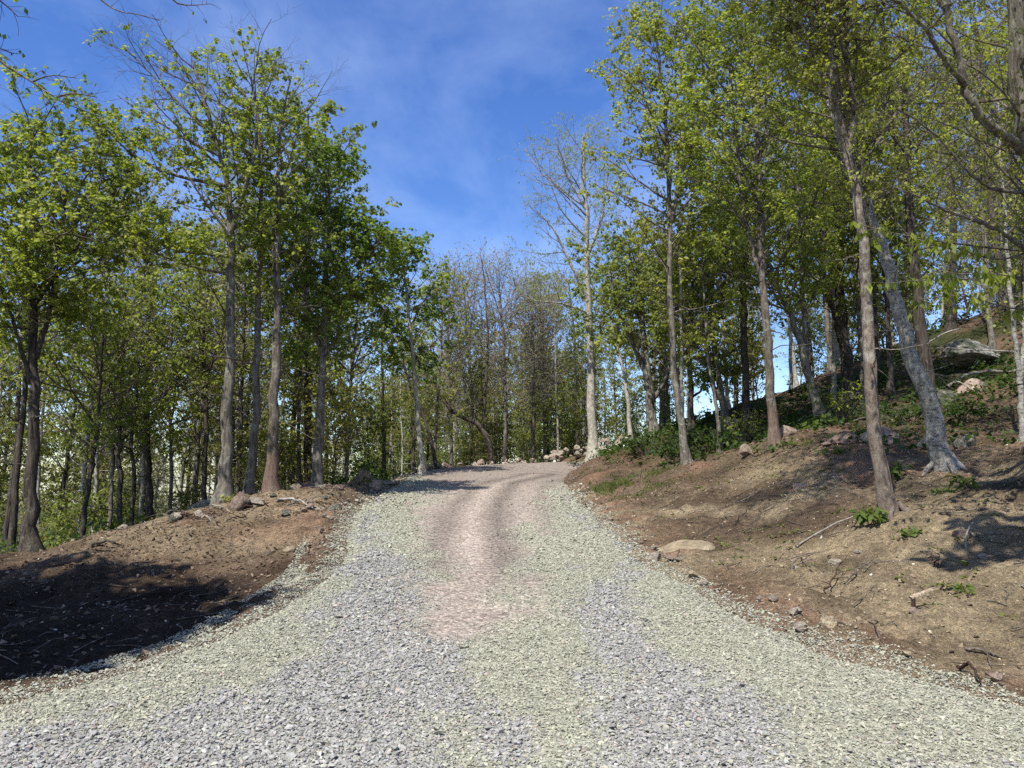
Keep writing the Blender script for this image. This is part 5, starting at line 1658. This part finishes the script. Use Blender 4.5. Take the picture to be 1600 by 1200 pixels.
    plant('bright green tuft at the foot of the scaly trunk', 1360, 806, 8.9, 0.18, 0.20, 70, 'leaf_weed', 'slim', 0.13, 1)
    plant('green broad-leaved plant left of the speckled tree foot', 1398, 730, 10.9, 0.22, 0.24, 60, 'leaf_fern', 'kite', 0.09, 2)
    plant('tuft of green spears below the speckled tree', 1476, 764, 9.6, 0.16, 0.16, 60, 'leaf_weed', 'slim', 0.11, 3)
    plant('second tuft of green spears at the edge of the right hand shadow', 1508, 772, 9.3, 0.14, 0.16, 50, 'leaf_weed', 'slim', 0.11, 4)
    plant('small round green plant on the open right bank', 1420, 834, 8.1, 0.12, 0.09, 60, 'leaf_weed', 'kite', 0.055, 5)
    plant('flat green seedling clump at the lower edge of the right hand shadow', 1505, 908, 6.8, 0.14, 0.06, 60, 'leaf_weed', 'kite', 0.045, 6)
    plant('dry yellowish grass tuft on the right bank below the round green plant', 1462, 868, 7.4, 0.05, 0.10, 36, 'dead_leaf', 'slim', 0.06, 7)
    plant('patch of low weeds at the foot of the reddish trunk', 1245, 692, 14.6, 0.45, 0.10, 160, 'leaf_weed', 'kite', 0.06, 8)
    plant('low weeds before the brown boulder on the bank crest', 1300, 690, 13.0, 0.25, 0.10, 90, 'leaf_weed', 'kite', 0.055, 9)
    plant('low green plants along the bank crest behind the pointed stone', 1195, 706, 15.0, 0.35, 0.10, 120, 'leaf_weed', 'kite', 0.055, 10)
    plant('green weeds right at the foot of the pale straight trunk', 905, 722, 25.2, 0.35, 0.3, 100, 'leaf_fern', 'kite', 0.09, 11)
    plant('yellow-green leafy bush right of the leaning lichen trunk', 1310, 640, 17.0, 0.55, 1.0, 260, 'leaf_beech', 'slim', 0.10, 12, 'shrub')
    plant('bright little bush between the reddish trunk and the lichen trunk', 1160, 668, 17.5, 0.5, 0.9, 200, 'leaf_beech', 'slim', 0.09, 13, 'shrub')
    plant('green bush on the hillside below the boulders', 1500, 655, 14.6, 0.75, 0.35, 300, 'leaf_fern', 'kite', 0.085, 14, 'shrub')
    plant('glossy green bush behind the speckled trunk', 1420, 660, 15.0, 0.6, 0.4, 240, 'leaf_fern', 'kite', 0.085, 15, 'shrub')
    plant('dark fern clump beside the mottled slim maple', 1050, 722, 18.3, 0.6, 0.5, 260, 'leaf_fern', 'slim', 0.14, 16, 'fern')
    plant('dark fern clump under the low forking grey tree', 1010, 712, 20.5, 0.8, 0.55, 300, 'leaf_fern', 'slim', 0.14, 17, 'fern')
    plant('fern clump left of the white-footed sapling', 1095, 700, 18.8, 0.8, 0.6, 320, 'leaf_fern', 'slim', 0.14, 18, 'fern')
    plant('fern clump right of the white-footed sapling', 1150, 690, 18.0, 0.7, 0.5, 260, 'leaf_fern', 'slim', 0.13, 19, 'fern')
    plant('yellow moss-green plant by the left trunk of the trio', 366, 786, 13.6, 0.25, 0.15, 90, 'leaf_olive', 'kite', 0.06, 20)
    plant('green strip of weeds behind the rim stones', 785, 724, 33, 1.0, 0.25, 300, 'leaf_weed', 'kite', 0.11, 21)


build_ground()
build_road()
build_gravel()
build_rocks()
build_sticks()
build_litter()
build_plants()
build_heroes()
build_shade_trees()
build_wood()
